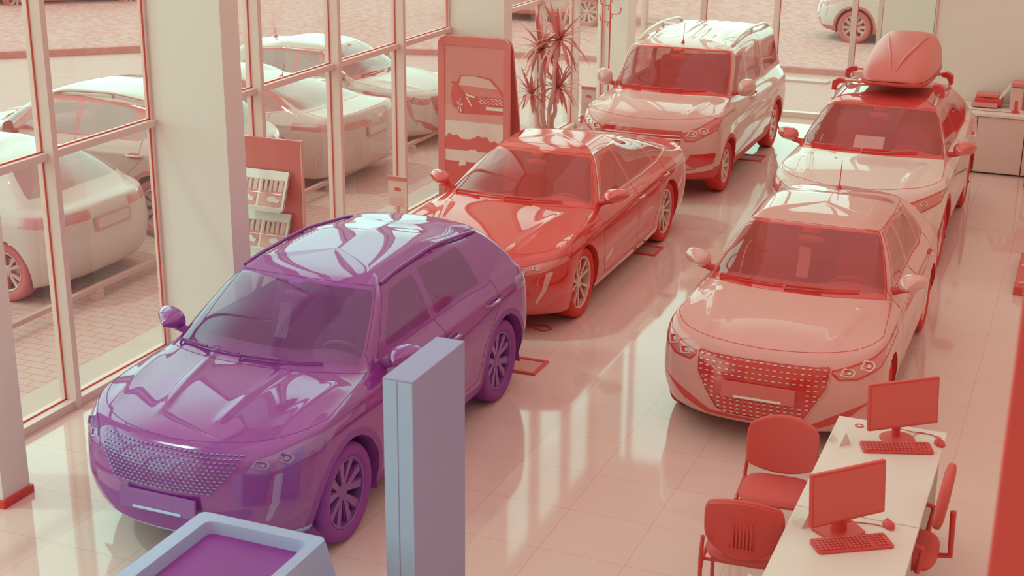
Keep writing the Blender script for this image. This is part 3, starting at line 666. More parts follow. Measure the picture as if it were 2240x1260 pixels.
C['boxsuv'] = dict(C['suv'], ws=.268, cladz=.13, name='roof_box_crossover', fam='r', tone=.82, rooftone=.03, rough=.3, L=4.447, W=1.84, H=1.60, zb=.22, cowl=(1.05, 1.12), head=(1.83, 1.53), rhead=(3.78, 1.50), rbase=(4.18, 1.16),
    hood=(.92, .12), belt=(1.07, 1.08, 1.16), tail=1.02, roofw=1.22, axle=.90, WB=2.70, wr=.35, arch=.40, rim=.245, mirror=(.92, 1.47, 1.10), mirrortone=.03, handletone=.8, handles={'front_door': (2.55, .94), 'rear_door': (3.35, .96)},
    rails=(.57, 2.0, 3.7, .045, .017), railtone=.9, plate=None, dashes=None, slats=[(.76+.035*k, .55) for k in range(-5, 3)], slatchrome=1, drltone=.9,
    lampbits=[(.62, .80, .035, .022, 0), (.73, .83, .035, .022, 0)],
    disp=bump_disp([('top', .50, .25, .62, 1.0, .016, .06, .8, 1.2), ('yz', .9, .93, 3.6, .97, .010, .03, .7, 1), ('yz', 1.5, .45, 3.0, .55, -.018, .10, .7, 1)]))
c = C['boxsuv']; c['parts'] = std_parts(c)+[
    ('side_window', 'yz', [(1.66, 1.14), (2.42, 1.13), (2.42, 1.46), (2.02, 1.45)], .03), ('side_window', 'yz', [(2.50, 1.13), (3.28, 1.145), (3.22, 1.45), (2.50, 1.47)], .03), ('side_window', 'yz', [(3.34, 1.15), (3.80, 1.25), (3.60, 1.42), (3.34, 1.44)], .03),
    ('pillar', 'yz', [(1.50, 1.10), (3.34, 1.115), (3.90, 1.26), (3.66, 1.45), (2.4, 1.52), (1.93, 1.50)], .02),
    ('grille', 'fr', [(-.60, .84), (-.50, .52), (.50, .52), (.60, .84)], .03), ('intake', 'fr', [(-.62, .48), (-.45, .29), (.45, .29), (.62, .48)], .02),
    ('headlamp', 'fr', [(.52, .80), (.58, .74), (.72, .75), (.88, .82), (.91, .93), (.82, .91), (.66, .86)], .015),
    ('drl', 'fr', [(.78, .73), (.82, .74), (.80, .56), (.74, .50), (.72, .50), (.76, .58)], .01),
    ('roof', 'st', [(-.2, 9.0), (.27, 9.0), (1.2, 8.95), (1.2, 11.2), (-.2, 11.2)], 0),
    ('bonnet', 'st', [(-.2, 5.05), (.262, 5.30), (.275, 6.97), (-.2, 6.97)], .0),
    ('front_door', 'yz', [(1.56, 1.35), (1.40, 1.05), (1.40, .52), (1.50, .38), (2.46, .38), (2.46, 1.56), (1.95, 1.56)], .02),
    ('rear_door', 'yz', [(2.465, 1.56), (2.465, .38), (3.0, .38), (3.12, .64), (3.42, .90), (3.40, 1.28), (3.25, 1.56)], .02),
    ('taillamp', 're', [(.45, 1.02), (.45, .90), (.95, .90), (.95, 1.03)], .02)]

# ------------------------------------------------------------------ the showroom shell
def grid_mat(name, v, fam, tile, gap, gv, rough, spec=.5, var=.02, axes='xy', off=.0, ior=1.5):
    m = bpy.data.materials.new(name); m.use_nodes = True; t = m.node_tree; b = t.nodes['Principled BSDF']
    o = N(t, 'ShaderNodeTexCoord'); br = N(t, 'ShaderNodeTexBrick'); L(t, o.outputs['Object'], br.inputs['Vector'])
    br.offset = off; br.squash = 1; br.inputs['Scale'].default_value = 1; br.inputs['Brick Width'].default_value = tile[0]; br.inputs['Row Height'].default_value = tile[1]
    br.inputs['Mortar Size'].default_value = gap; br.inputs['Mortar Smooth'].default_value = .1; br.inputs['Bias'].default_value = 0
    br.inputs['Color1'].default_value = (*tone(v-var, fam), 1); br.inputs['Color2'].default_value = (*tone(v+var, fam), 1); br.inputs['Mortar'].default_value = (*tone(gv, fam), 1)
    L(t, br.outputs['Color'], b.inputs['Base Color']); b.inputs['Roughness'].default_value = rough; b.inputs['Specular IOR Level'].default_value = spec; b.inputs['IOR'].default_value = ior
    return m
def struct(name, mm, m, bevel=0):
    o = mm.build(name, m, bevel=bevel); o['kind'] = 'structure'; return o
def S1(name, m, *boxes, bevel=0):
    q = MB()
    for b in boxes: q.bx(*b)
    return struct(name, q, m, bevel)
wallm = mat('wall_plaster', 1.0, rough=.7, bump=(40, .1)); colm = mat('column_plaster', 1.0, rough=.6); frame = mat('window_frame_metal', .80, rough=.35)
gask = mat('window_gasket', .05, rough=.6); wglass = glass('window_glass', .10, 1.0, 'r', 1.5)  # window glass: pale diffuse share stands in for glare and haze
floorm = grid_mat('floor_tiles', .76, 'r', (.6, .6),   .0022, .40, .06, .5, .015, ior=1.6)
GX, WZ = -3.77, 6.6
S1('floor', floorm, (-3.9, 9, -12, 13.75, -.1, 0))
# columns between the glazing
cols = [(-2.42, -2.14), (.84, 1.11), (6.85, 7.10)]
for i, (a, b) in enumerate([(-2.14, -1.87), (.84, 1.11), (6.85, 7.10)]):
    S1('column', colm, (-3.79, -3.02, a, b, 0, 13))
    q = MB(); q.bx(-3.79, -3.0, a-.02, b+.02, 0, .06); struct('trim_%d' % (i+1), q, mat('skirting', .02, rough=.4), .004)
S1('column', colm, (-3.85, -3.35, 12.75, 13.2, 0, 13))
def window_bay(n, y0, y1, mull):
    """glazing along the street side"""
    q = MB(); X = GX
    q.bx(X-.06, X+.09, y0, y1, 0, .075); q.bx(X-.05, X+.06, y0, y1, 2.06, 2.12); q.bx(X-.05, X+.06, y0, y1, WZ-.06, WZ)
    for y in mull: q.bx(X-.05, X+.115, y-.03, y+.03, 0, WZ)
    for y in (y0+.015, y1-.015): q.bx(X-.03, X+.03, y-.015, y+.015, 0, WZ)
    o = struct('window_%d' % n, q, frame, .004)
    ys = [y0]+list(mull)+[y1]
    for a, b in zip(ys[:-1], ys[1:]):
        for z0, z1 in ((.075, 2.06), (2.12, WZ-.06)):
            g = MB(); g.add([(X, a, z0), (X, b, z0), (X, b, z1), (X, a, z1)], [(0, 1, 2, 3)]); g.build('glass_pane', wglass, o, fix=False)
            k = MB()
            e = .03
            for (p, r_) in (((a+e, z0), (a+e+.010, z1)), ((b-e-.010, z0), (b-e, z1)), ((a+e, z0), (b-e, z0+.010)), ((a+e, z1-.010), (b-e, z1))): k.bx(X+.004, X+.014, p[0], r_[0], p[1], r_[1])
            k.build('gasket', gask, o)
window_bay(1, -8.0, -2.14, (-6.6, -5.1, -3.6)); window_bay(2, -1.87, .84, (-.52,)); window_bay(3, 1.11, 6.85, (2.44, 3.95, 5.45)); window_bay(4, 7.10, 12.75, (8.45, 9.93, 11.35))
q = MB(); q.bx(-3.95, -3.6, -12, 13.7, WZ, 13); struct('wall_left_raised', q, wallm)  # unseen wall over the glazing, made extra tall to block sky light and sun
# far glass wall
Y = 13.6
def back_win(n, x0, x1, mull, bar=None):
    q = MB(); q.bx(x0, x1, Y-.09, Y+.06, 0, .09); q.bx(x0, x1, Y-.05, Y+.05, WZ-.06, WZ)
    for x in (x0+.03, *mull, x1-.03): q.bx(x-.04, x+.04, Y-.1, Y+.05, 0, WZ)
    if bar: q.bx(bar[0], bar[1], Y-.05, Y+.03, bar[2], bar[2]+.05)
    o = struct('window_%d' % n, q, frame, .004); xs = [x0]+list(mull)+[x1]
    for a, b in zip(xs[:-1], xs[1:]):
        g = MB(); g.add([(a, Y, .09), (b, Y, .09), (b, Y, WZ-.06), (a, Y, WZ-.06)], [(0, 1, 2, 3)]); g.build('glass_pane', wglass, o, fix=False)
        k = MB(); k.bx(a+.04, a+.05, Y-.02, Y-.01, .1, WZ-.06); k.bx(b-.05, b-.04, Y-.02, Y-.01, .1, WZ-.06); k.build('gasket', gask, o)
back_win(5, -3.35, .50, (-2.33, -1.14, .07), (-3.3, -2.36, 1.32)); back_win(6, 1.28, 1.50, ())
S1('wall_back', colm, (.50, 1.28, Y-.1, Y+.1, 0, 13)); S1('wall_back', wallm, (1.50, 9, 11.68, 13.8, 0, 13)); S1('trim_5', mat('corner_strip', .45), (1.488, 1.50, 11.66, 11.70, 0, 13))
S1('wall_back', wallm, (-3.9, 1.6, Y-.15, Y+.15, WZ, 13))  # unseen upper back wall, height stretched to keep the bright low sky out
S1('wall_right', mat('far_interior_wall', .55, rough=.7), (9, 9.2, -12, 13.8, 0, 13)); S1('wall_front', mat('far_interior_wall', .55), (-3.9, 9.2, -12.2, -12, 0, 13))

# ------------------------------------------------------------------ outside
pave = grid_mat('outdoor_paving', .72, 'o', (.24, .12), .006, .25, .6, .3, .04, off=.5); gz = -.10
kerb_pts = [(-34, -2), (-24, 6), (-16.6, 13.2), (-14.5, 15.1), (-10.5, 16.8), (-7, 17.7), (-2, 18.3), (6, 18.5), (30, 18.8)]
q = MB(); q.add([(-60, -30, gz-.03), (60, -30, gz-.03), (60, 60, gz-.03), (-60, 60, gz-.03)], [(0, 1, 2, 3)]); struct('road', q, mat('asphalt', .82, 'o', rough=.8, var=(3, .04)))
q = MB(); q.add([(-9.5, -12, gz), (-3.9, -12, gz), (-3.9, 13.75, gz), (12, 13.75, gz), (12, 18.3, gz), (-9.5, 18.3, gz)], [(0, 1, 2, 3, 4, 5)]); struct('pavement', q, pave)
n = len(kerb_pts); q = MB(); vs = [(x, y, gz+.08) for x, y in kerb_pts]+[(30, 70, gz+.6), (-60, 70, gz+.6), (-60, -2, gz+.6)]; q.add(vs, [tuple(range(len(vs)))])
struct('grass_bank', q, mat('grass', .68, 'o', rough=.95, var=(7, .20), bump=(60, 1.)))
q = MB()
for (a, b) in zip(kerb_pts[:-1], kerb_pts[1:]):
    A, B = Vector((*a, gz+.04)), Vector((*b, gz+.04)); d = B-A; q.box((A+B)/2, (d.length, .16, .14), 0, Matrix.Rotation(math.atan2(d.y, d.x), 3, 'Z'))
struct('kerb', q, mat('kerb_concrete', .35, 'o', rough=.8, var=(8, .08)))
S1('plinth', mat('plinth_concrete', .95, 'o', rough=.8), (-4.25, -3.84, -12, 13.7, gz, .0), bevel=.01)
# low rail along the parking bays
t = thing('parking_rail', (-5.45, 0, gz), 0, 'low grey metal rail on short posts outside along the parking bays', 'rail')
q = MB(); q.bx(-.03, .03, -9, 13, .10, .15); q.build('rail', mat('rail_metal', .62, 'o', rough=.5), t, bevel=.004)
for k in range(8): q = MB(); q.bx(-.05, .05, -7.6+2.4*k-.05, -7.6+2.4*k+.05, 0, .10); q.build('post', mat('rail_metal', .6, 'o'), t, bevel=.004)
q = MB(); q.box((-1.35, 17.4, gz+.02), (.9, .28, .04)); o = q.build('drain_cover', mat('drain_metal', .9, 'o'), bevel=.004); tag(o, 'pale rectangular drain cover on the paving before the far kerb', 'drain cover')
# parked cars outside
def variant(base, **k):
    d = dict(C[base]); d.update(k); return d
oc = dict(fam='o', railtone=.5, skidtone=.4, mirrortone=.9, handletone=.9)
X1 = variant('small', name='street_hatch', tone=1.0, rooftone=1.0, W=1.80, rplate=(0, .74, .1), plate=None, antenna=None, **oc)
build_car(X1, (-5.5-4.055, 2.42, gz), -PI/2, 'white hatchback parked tail-on outside the window nearest the near column', 200 and 150*2, 170, True)
X2 = variant('boxsuv', name='street_estate', tone=.72, rooftone=.9, rplate=(0, .9, .1), antenna=(0, 3.0, .3, .12), **oc)
build_car(X2, (-5.30-4.447, 4.92, gz), -PI/2, 'pale estate car with roof rails parked outside beyond the white hatchback', 260, 150, True)
X3 = variant('sedan', name='street_sedan', tone=.85, rooftone=.85, rplate=(0, .72, .1), antenna=(0, 3.3, .22, .08), **oc)
X3['parts'] = [p for p in X3['parts'] if p[0] != 'sunroof']
build_car(X3, (-5.1-4.75, 7.5, gz), -PI/2, 'silver saloon car parked tail-on outside behind the middle window bars', 260, 150, True)
X4 = variant('small', name='street_white_car', tone=1.05, rooftone=1.05, plate=None, platetone=.8, **oc)
build_car(X4, (-5.2, 10.1, gz), PI/2, 'white car parked nose-on outside, its headlight left of the tall poster stand', 260, 150, True)
X5 = variant('suv', name='street_dark_car', tone=.75, rooftone=.75, **oc)
build_car(X5, (-21.2, 17.9, gz+.15), math.radians(-48), 'car on the far side of the road, seen by its wheel at the top left', 160, 100, False)
X6 = variant('boxsuv', name='street_suv', tone=1.1, rooftone=1.1, rails=None, plate=None, **oc)
build_car(X6, (-2.1, 22.6, gz+.10), -PI/2, 'white sport utility car on the grass beyond the far window', 260, 150, False)
X7 = variant('suv', name='street_hatch_far', tone=.80, rooftone=.8, rails=None, plate=None, **oc)
build_car(X7, (-10.6, 22.4, gz+.10), -PI/2, 'light car on the grass seen through the window behind the palm plant', 200, 120, False)

# ------------------------------------------------------------------ showroom cars
car1, bv1, _ = build_car(C['suv'], (-1.455, -2.46, 0), 0, 'dark blue-violet crossover in the foreground, nearest the windows')
car2, bv2, _ = build_car(C['sedan'], (-1.57, 2.29, 0), 0, 'dark glossy fastback saloon standing behind the blue-violet crossover')
car3, bv3, _ = build_car(C['van'], (-1.50, 7.62, 0), 0, 'silver family van with roof rails, indoors behind the dark saloon')
car4, bv4, _ = build_car(C['small'], (1.58, .82, 0), 0, 'pale silver small hatchback facing the white desk, wide dashed grille')
car5, bv5, _ = build_car(C['boxsuv'], (1.43, 5.40, 0), 0, 'white crossover with black roof carrying the dark roof box')
q = MB()
vs = []
for k in range(9):
    a = k/8; vs += [(-.05, -.10*a*a, .12-.24*a), (.05, -.10*a*a, .12-.24*a)]
q.add(vs+[(x, y+.002, z) for x, y, z in vs], [(2*k, 2*k+1, 2*k+3, 2*k+2) for k in range(8)]+[(18+2*k, 18+2*k+2, 18+2*k+3, 18+2*k+1) for k in range(8)])
o = q.build('hanging_paper', mat('blue_paper', .35, 'b', rough=.6), fix=False, smooth=80); o.location = (-1.66, -.55, 1.08); tag(o, 'curled paper sheet hanging from the mirror behind the crossover windscreen', 'paper')
o2 = o.copy(); o2.data = o.data.copy(); COL.objects.link(o2); o2.data.materials[0] = mat('interior_paper', .35, rough=.6); o2.location = (1.53, 2.62, 1.02); o2['label'] = 'paper sheet hanging from the mirror inside the pale silver hatchback'
# roof box and its bars
zr = 1.60
def bar(y, lab):
    t = thing('roof_bar', (1.43, y, zr), 0, lab, 'roof bar', 'roof bars under the roof box'); q = MB(); q.box((0, 0, .085), (1.16, .07, .028)); q.build('crossbar', mat('roof_bar_metal', .35, rough=.35, metal=.3), t, bevel=.008)
    for sd in (1, -1):
        q = MB(); q.loft([[(sd*x, y_, z) for (x, y_, z) in r] for r in ([(.50, -.045, .10), (.50, .045, .10), (.50, .045, .06), (.50, -.045, .06)], [(.56, -.06, .115), (.56, .06, .115), (.56, .055, .05), (.56, -.055, .05)], [(.63, -.07, .075), (.63, .07, .075), (.60, .06, -.02), (.60, -.06, -.02)], [(.635, -.07, -.02), (.635, .07, -.02), (.575, .06, -.035), (.575, -.06, -.035)])])
        q.build('clamp', mat('roof_bar_plastic', .02, rough=.5), t, smooth=50)
bar(7.72, 'dark crossbar clamped across the black roof, front one under the roof box'); bar(8.62, 'dark crossbar clamped across the black roof, rear one under the roof box')
t = thing('roof_box', (1.43+.06, 7.42, zr+.12), 0, 'dark grey streamlined roof box on top of the white crossover', 'roof box')
def boxring(y, w, z0, z1, n=28, p=.55):
    r = []
    for k in range(n):
        a = 2*PI*k/n; x, z = math.cos(a), math.sin(a); zz = z0+(z1-z0)*.0; h = (z1 if z > 0 else z0)
        r.append((w*math.copysign(abs(x)**(p if z > 0 else .35), x), y, h*abs(z)**(.75 if z > 0 else .5)))
    return r
sec = [(0, .20, -.03, .02), (.04, .29, -.06, .06), (.15, .35, -.08, .13), (.4, .39, -.09, .22), (.8, .41, -.09, .30), (1.2, .41, -.09, .38), (1.5, .40, -.09, .40), (1.68, .37, -.08, .36), (1.76, .32, -.05, .22), (1.78, .25, -.03, .10)]
q = MB(); q.loft([[(x, y, max(z, .0)+.03) for x, y, z in boxring(y, w, a, b)] for y, w, a, b in sec]); q.build('lid', mat('roof_box_shell', .17, rough=.35), t, sub=1)
q = MB(); q.loft([[(x*1.02, y, min(z, .0)*.9+.025) for x, y, z in boxring(y, w, a, b)] for y, w, a, b in sec]); q.build('base', mat('roof_box_base', .08, rough=.5), t, sub=1)
for sd in (1, -1):
    q = MB(); pts = []
    for k in range(9):
        f = k/8; y = .12+1.1*f; x = sd*(.03+.20*f); zs = np.interp(y, [s_[0] for s_ in sec], [s_[3] for s_ in sec]); w_ = np.interp(y, [s_[0] for s_ in sec], [s_[1] for s_ in sec]); zz = zs*(max(0, 1-(abs(x)/w_)**(1/.55*2)))**(.375)
        pts.append((x, y, zz+.030))
    q.tube(pts, [.006+.012*math.sin(PI*k/8) for k in range(9)], 8); q.build('ridge', mat('roof_box_shell', .17), t, smooth=60)
q = MB(); q.box((0, 0, 0), (.32, .012, .22), 0, Matrix.Rotation(-.95, 3, 'X')); o = q.build('paper_sheet', mat('paper', .95, rough=.6)); o.location = (1.40, 5.40+1.36, 1.17); tag(o, 'white paper sheet lying behind the windscreen of the white crossover', 'paper')

# ------------------------------------------------------------------ furniture
white = mat('desk_laminate', 1.0, rough=.35); dk = mat('dark_plastic', .04, rough=.45); dkf = mat('dark_fabric', .10, rough=.95, bump=(400, .4)); scr = mat('screen', .10, rough=.25); silver = mat('silver_metal', .7, rough=.3, metal=.4)
def desk(y0, y1, lab):
    t = thing('desk', (2.655, (y0+y1)/2, 0), 0, lab, 'desk', 'white desks in the sales area'); h = (y1-y0)/2-.002
    q = MB(); q.bx(-.355, .355, -h, h, .725, .75); q.build('desktop', white, t, bevel=.003)
    for s in (-1, 1): q = MB(); q.bx(-.33, .33, s*(h-.03)-.012, s*(h-.03)+.012, 0, .725); q.build('side_panel', white, t, bevel=.002)
    q = MB(); q.bx(-.30, -.28, -h+.05, h-.05, .30, .725); q.build('front_panel', white, t, bevel=.002)
    q = MB(); q.lathe([(.03, .7495), (.03, .754), (.022, .754), (.022, .7495)], (-.20, h-.12, 0), n=20); q.build('cable_grommet', dk, t)
desk(-1.385, .05, 'white desk nearest the pale hatchback'); desk(-2.83, -1.39, 'white desk cut off by the bottom edge of the photo')
def monitor(cx, cy, ang, lab, round_):
    t = thing('monitor', (cx, cy, .75), ang, lab, 'monitor', 'monitors on the white desks'); q = MB(); R = Matrix.Rotation(-.10, 3, 'X')
    q.box((0, 0, .26), (.51, .03, .315), 0, R); q.build('bezel', dk, t, bevel=.006)
    q = MB(); q.box((0, -.016, .262), (.485, .003, .285), 0, R); q.build('screen', scr, t)
    q = MB(); q.tube([(0, .05, .01), (0, .055, .12), (0, .02, .22)], .028 if round_ else .045, 12); q.build('stand', dk, t, smooth=50)
    q = MB()
    if round_: q.lathe([(0, .016), (.09, .012), (.115, .004), (.115, 0), (0, 0)], (0, .03, 0), n=36)
    else: q.prism(rpoly([(-.12, -.08), (.12, -.08), (.14, .10), (-.14, .10)], .02), lambda a, b, d: (a, b+.03, d), .014)
    q.build('base', dk, t, smooth=50, bevel=.002)
    q = MB(); q.tube([(0, .06, .08), (.06, .10, .03), (.15, .09, .004), (.24, .02, .004), (.28, -.05, .004)], .003, 6); q.build('cable', dk, t)
monitor(2.735, -.20, math.radians(39), 'dark monitor on a round foot, on the desk nearest the hatchback', True)
monitor(2.625, -1.64, math.radians(47), 'dark monitor on a square foot, on the desk nearest the camera', False)
def keyboard(cx, cy, ang, lab):
    t = thing('keyboard', (cx, cy, .75), ang, lab, 'keyboard', 'keyboards on the white desks'); q = MB()
    q.prism(rpoly([(-.225, -.08), (.225, -.08), (.225, .07), (-.225, .07)], .02), lambda a, b, d: (a, b, .003+d*(1+.3*b/.08)), .016); q.build('case', dk, t, bevel=.003)
    q = MB()
    for r in range(5):
        for k in range(17):
            if k in (13,) : continue
            q.bx(-.208+k*.0245, -.208+k*.0245+.019, -.062+r*.024, -.062+r*.024+.018, .014, .0235+r*.0012)
    o = q.build('keys', mat('key_caps', .10, rough=.4), t); o['kind'] = 'stuff'
def mouse(cx, cy, ang, lab):
    t = thing('computer_mouse', (cx, cy, .75), ang, lab, 'mouse', 'mice on the white desks'); q = MB(); r = ell((0, 0, .008), (.032, .055, .028), 16, 10); r = [[(x, y, max(z, .001)) for x, y, z in k] for k in r]; q.loft(r); q.build('shell', dk, t, smooth=60)
    q = MB(); q.lathe([(.0, -.003), (.010, -.003), (.010, .003), (0, .003)], (0, .022, .034), ax='x', n=14); q.build('scroll_wheel', mat('key_caps', .10), t)
keyboard(2.735, -.345, math.radians(20), 'black keyboard before the far monitor'); keyboard(2.685, -1.745, math.radians(33), 'black keyboard before the near monitor')
mouse(2.985, -.165, .5, 'black mouse beside the far keyboard, at the desk edge'); mouse(2.845, -1.44, .5, 'black mouse beside the near keyboard')
q = MB(); q.tube([(2.80, -.12, .754), (2.84, -.02, .754), (2.93, -.04, .754), (2.975, -.11, .756)], .002, 6); o = q.build('mouse_cable', dk); tag(o, 'thin dark cable running to the mouse at the far desk', 'cable')
def card(cx, cy, ang, lab):
    q = MB(); q.prism([(-.05, 0), (.05, 0), (0, .09)], lambda a, b, d: (a, d, b), .10); o = q.build('card_holder', mat('clear_acrylic', .86, rough=.1)); o.location = (cx, cy, .75); o.rotation_euler = (0, 0, ang); tag(o, lab, 'card holder', 'clear card holders')
card(2.42, -1.63, .9, 'clear folded card holder left of the near monitor stand'); card(2.42, -.42, .9, 'small clear card holder near the left edge of the far desk')
card(2.34, -2.50, .9, 'clear folded card holder at the bottom edge of the near desk')
keyboard(2.62, -2.62, math.radians(30), 'dark keyboard corner at the very bottom of the near desk')
def chair(cx, cy, ang, lab):
    t = thing('visitor_chair', (cx, cy, 0), ang, lab, 'chair', 'padded visitor chairs at the desks'); q = MB()          # local: sitter faces -y
    cushion(q, (0, 0, .455), (.46, .43, .07), pw=.5, n=28); q.build('seat', dkf, t, smooth=60)
    def back(d0, d1, w, z0, z1):
        q = MB(); vs = []; nx, nz = 17, 9
        for s_, dd in ((0, d0), (1, d1)):
            for j in range(nz):
                for i in range(nx):
                    u = -1+2*i/(nx-1); v_ = j/(nz-1); zz = z0+(z1-z0)*v_; rnd = 1-.10*abs(2*v_-1)**4; top = .05*(1-u*u)*(v_-.5)*2
                    vs.append((u*w*rnd, .235+.03*v_-.05*u*u+dd+.05*(zz-z0)*1, zz+top-.02*u*u*(1-v_)*-1))
        k = nx*nz; f = []
        for j in range(nz-1):
            for i in range(nx-1):
                a = j*nx+i; f += [(a, a+1, a+nx+1, a+nx), (k+a, k+a+nx, k+a+nx+1, k+a+1)]
        for i in range(nx-1): f += [(i, k+i, k+i+1, i+1), ((nz-1)*nx+i, (nz-1)*nx+i+1, k+(nz-1)*nx+i+1, k+(nz-1)*nx+i)]
        for j in range(nz-1): f += [(j*nx, (j+1)*nx, k+(j+1)*nx, k+j*nx), (j*nx+nx-1, k+j*nx+nx-1, k+(j+1)*nx+nx-1, (j+1)*nx+nx-1)]
        q.add(vs, f); return q
    bk = back(-.035, .0, .235, .535, .83).build('backrest', dkf, t, bevel=.012)
    sh = back(.004, .018, .228, .54, .825).build('back_shell', dk, t, bevel=.006)
    q = MB()
    for i in range(6): q.bx(-.06+i*.021, -.06+i*.021+.010, .266, .282, .58, .75)
    q.bx(-.075, .075, .262, .272, .565, .575); q.bx(-.075, .075, .275, .286, .755, .765); q.build('shell_ribs', dk, sh)
    for s in (-1, 1):
        q = MB(); q.tube([(s*.235, .24, 0), (s*.235, .235, .30), (s*.238, .235, .45), (s*.225, .27, .62)], .0125, 8); q.build('leg', dk, t, smooth=50)
        q = MB(); q.tube([(s*.235, -.22, 0), (s*.235, -.20, .30), (s*.232, -.17, .435), (s*.235, .20, .43), (s*.237, .24, .36)], .0125, 8); q.build('leg', dk, t, smooth=50)
    q = MB(); q.tube([(-.235, -.15, .425), (.235, -.15, .425)], .011, 8); q.build('crossbar', dk, t); q = MB(); q.tube([(-.235, .18, .425), (.235, .18, .425)], .011, 8); q.build('crossbar', dk, t)
chair(2.04, -.66, math.radians(4), 'dark padded visitor chair facing the camera, between the hatchback and the desk')
chair(2.04, -1.45, math.radians(184), 'dark visitor chair seen from behind with ribbed back shell')
# office chair at the right of the desk
t = thing('office_chair', (2.88, -1.10, 0), math.radians(90), 'dark office swivel chair tucked at the right side of the desks', 'office chair')
q = MB(); cushion(q, (0, 0, .46), (.48, .47, .09), pw=.5, n=28); q.build('seat', dkf, t, smooth=60)
q = MB(); cushion(q, (0, -.23, .84), (.44, .07, .34), .12, pw=.5, n=28); q.build('backrest', dkf, t, smooth=60)
for s in (-1, 1): q = MB(); q.tube([(s*.24, .12, .44), (s*.29, .14, .62), (s*.29, .02, .66), (s*.28, -.16, .62), (s*.24, -.14, .44)], .018, 8); q.build('armrest', dk, t, smooth=50)
q = MB(); q.tube([(0, -.05, .42), (0, -.30, .46), (0, -.29, .75)], .02, 8); q.build('back_bracket', dk, t, smooth=50)
q = MB(); q.tube([(0, 0, .09), (0, 0, .42)], .028, 12); q.build('gas_column', dk, t, smooth=50)
for k in range(5):
    a = 2*PI*k/5; q = MB(); q.tube([(0, 0, .11), (.28*math.cos(a), .28*math.sin(a), .07)], [.028, .016], 8); l = q.build('base_arm', dk, t, smooth=50)
    q = MB(); q.lathe([(0, -.012), (.028, -.012), (.028, .012), (0, .012)], (.28*math.cos(a), .28*math.sin(a), .028), ax='x', n=16); q.build('castor', dk, l)
t = thing('power_strip', (3.24, -1.62, 0), .5, 'pale power strip lying on the floor by the office chair', 'power strip'); q = MB(); q.bx(-.13, .13, -.03, .03, 0, .04); q.build('body', white, t, bevel=.008)
q = MB(); q.tube([(-.13, 0, .02), (-.2, .03, .006), (-.25, .12, .006), (-.15, .2, .006)], .004, 6); q.build('cable', white, t)
# totem and counter in the foreground (blue-violet)
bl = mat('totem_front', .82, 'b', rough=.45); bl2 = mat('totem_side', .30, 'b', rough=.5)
t = thing('display_totem', (.433, -2.535, 0), 0, 'tall slim violet-blue display totem standing in front of the crossover', 'totem')
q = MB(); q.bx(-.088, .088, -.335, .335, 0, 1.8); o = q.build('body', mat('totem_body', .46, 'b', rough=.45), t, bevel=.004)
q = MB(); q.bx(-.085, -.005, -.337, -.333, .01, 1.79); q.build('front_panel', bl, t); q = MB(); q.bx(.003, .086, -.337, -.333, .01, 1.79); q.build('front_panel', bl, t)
t = thing('counter', (-.30, -3.65, 0), 0, 'violet-blue counter with raised rim and dark recessed top, cut off at the bottom edge', 'counter')
def ring4(x0, x1, y0, y1, z, r=.05, n=5): return [(x, y, z) for x, y in rpoly([(x0, y0), (x1, y0), (x1, y1), (x0, y1)], r, n)]
q = MB(); q.loft([ring4(-.34, .36, -.42, .48, 0), ring4(-.36, .50, -.55, .56, .62), ring4(-.405, .40, -.60, .583, .88), ring4(-.40, .395, -.595, .578, .90), ring4(-.31, .33, -.50, .50, .90, .06), ring4(-.305, .325, -.49, .495, .885, .06), ring4(-.29, .31, -.48, .48, .83, .05)])
q.build('shell', mat('counter_shell', .60, 'b', rough=.35), t, smooth=35)
q = MB(); q.prism(rpoly([(-.29, -.48), (.31, -.48), (.31, .48), (-.29, .48)], .05), lambda a, b, d: (a, b, .831+d), .004); q.build('inset_top', mat('counter_inset', -.03, 'b', rough=.5), t)
# dark post close to the camera
q = MB(); q.bx(3.53, 3.66, -6.40, -6.10, 0, 4.25); o = q.build('display_post', mat('post_paint', .06, rough=.5), bevel=.006); tag(o, 'dark red blurred post at the right edge, close to the camera', 'post')
# cabinets and counter top at the far right
for k in range(4):
    x0 = 1.62+.62*k; t = thing('cabinet', (x0+.31, 11.2, 0), 0, ['pale cabinet under the worktop hidden behind the white crossover', 'pale cabinet under the far worktop, right of the white crossover', 'pale cabinet at the right edge under the printers', 'pale cabinet beyond the right edge of the worktop'][k], 'cabinet', 'cabinets by the far wall')
    q = MB(); q.bx(-.305, .305, -.33, .42, .02, .79); q.build('body', mat('cabinet_laminate', .80, rough=.4), t, bevel=.002); q = MB(); q.bx(-.303, .303, -.352, -.332, .03, .78); q.build('door', mat('cabinet_laminate', .80), t, bevel=.003)
q = MB(); q.bx(1.60, 4.2, 10.82, 11.66, .79, .83); o = q.build('worktop', white, bevel=.004); tag(o, 'white worktop over the pale cabinets at the far wall', 'worktop')
def on(name, lab, cat, parts, grp=None):
    t = thing(name, parts[0], parts[1], lab, cat, grp); return t
t = on('printer', 'low dark flatbed printer on the far worktop', 'printer', ((2.30, 11.42, .83), 0))
q = MB(); q.bx(-.16, .20, -.13, .14, .02, .12); q.build('body', dk, t, bevel=.01); q = MB(); q.box((0, .03, .15), (.30, .24, .05)); q.build('lid', mat('printer_grey', .25, rough=.4), t, bevel=.01)
q = MB(); q.box((-.02, -.16, .04), (.34, .10, .05)); q.build('paper_tray', mat('printer_tray', .35, rough=.4), t, bevel=.004)
t = on('label_printer', 'tall pale printer with dark top at the right edge of the worktop', 'printer', ((2.74, 11.40, .83), 0))
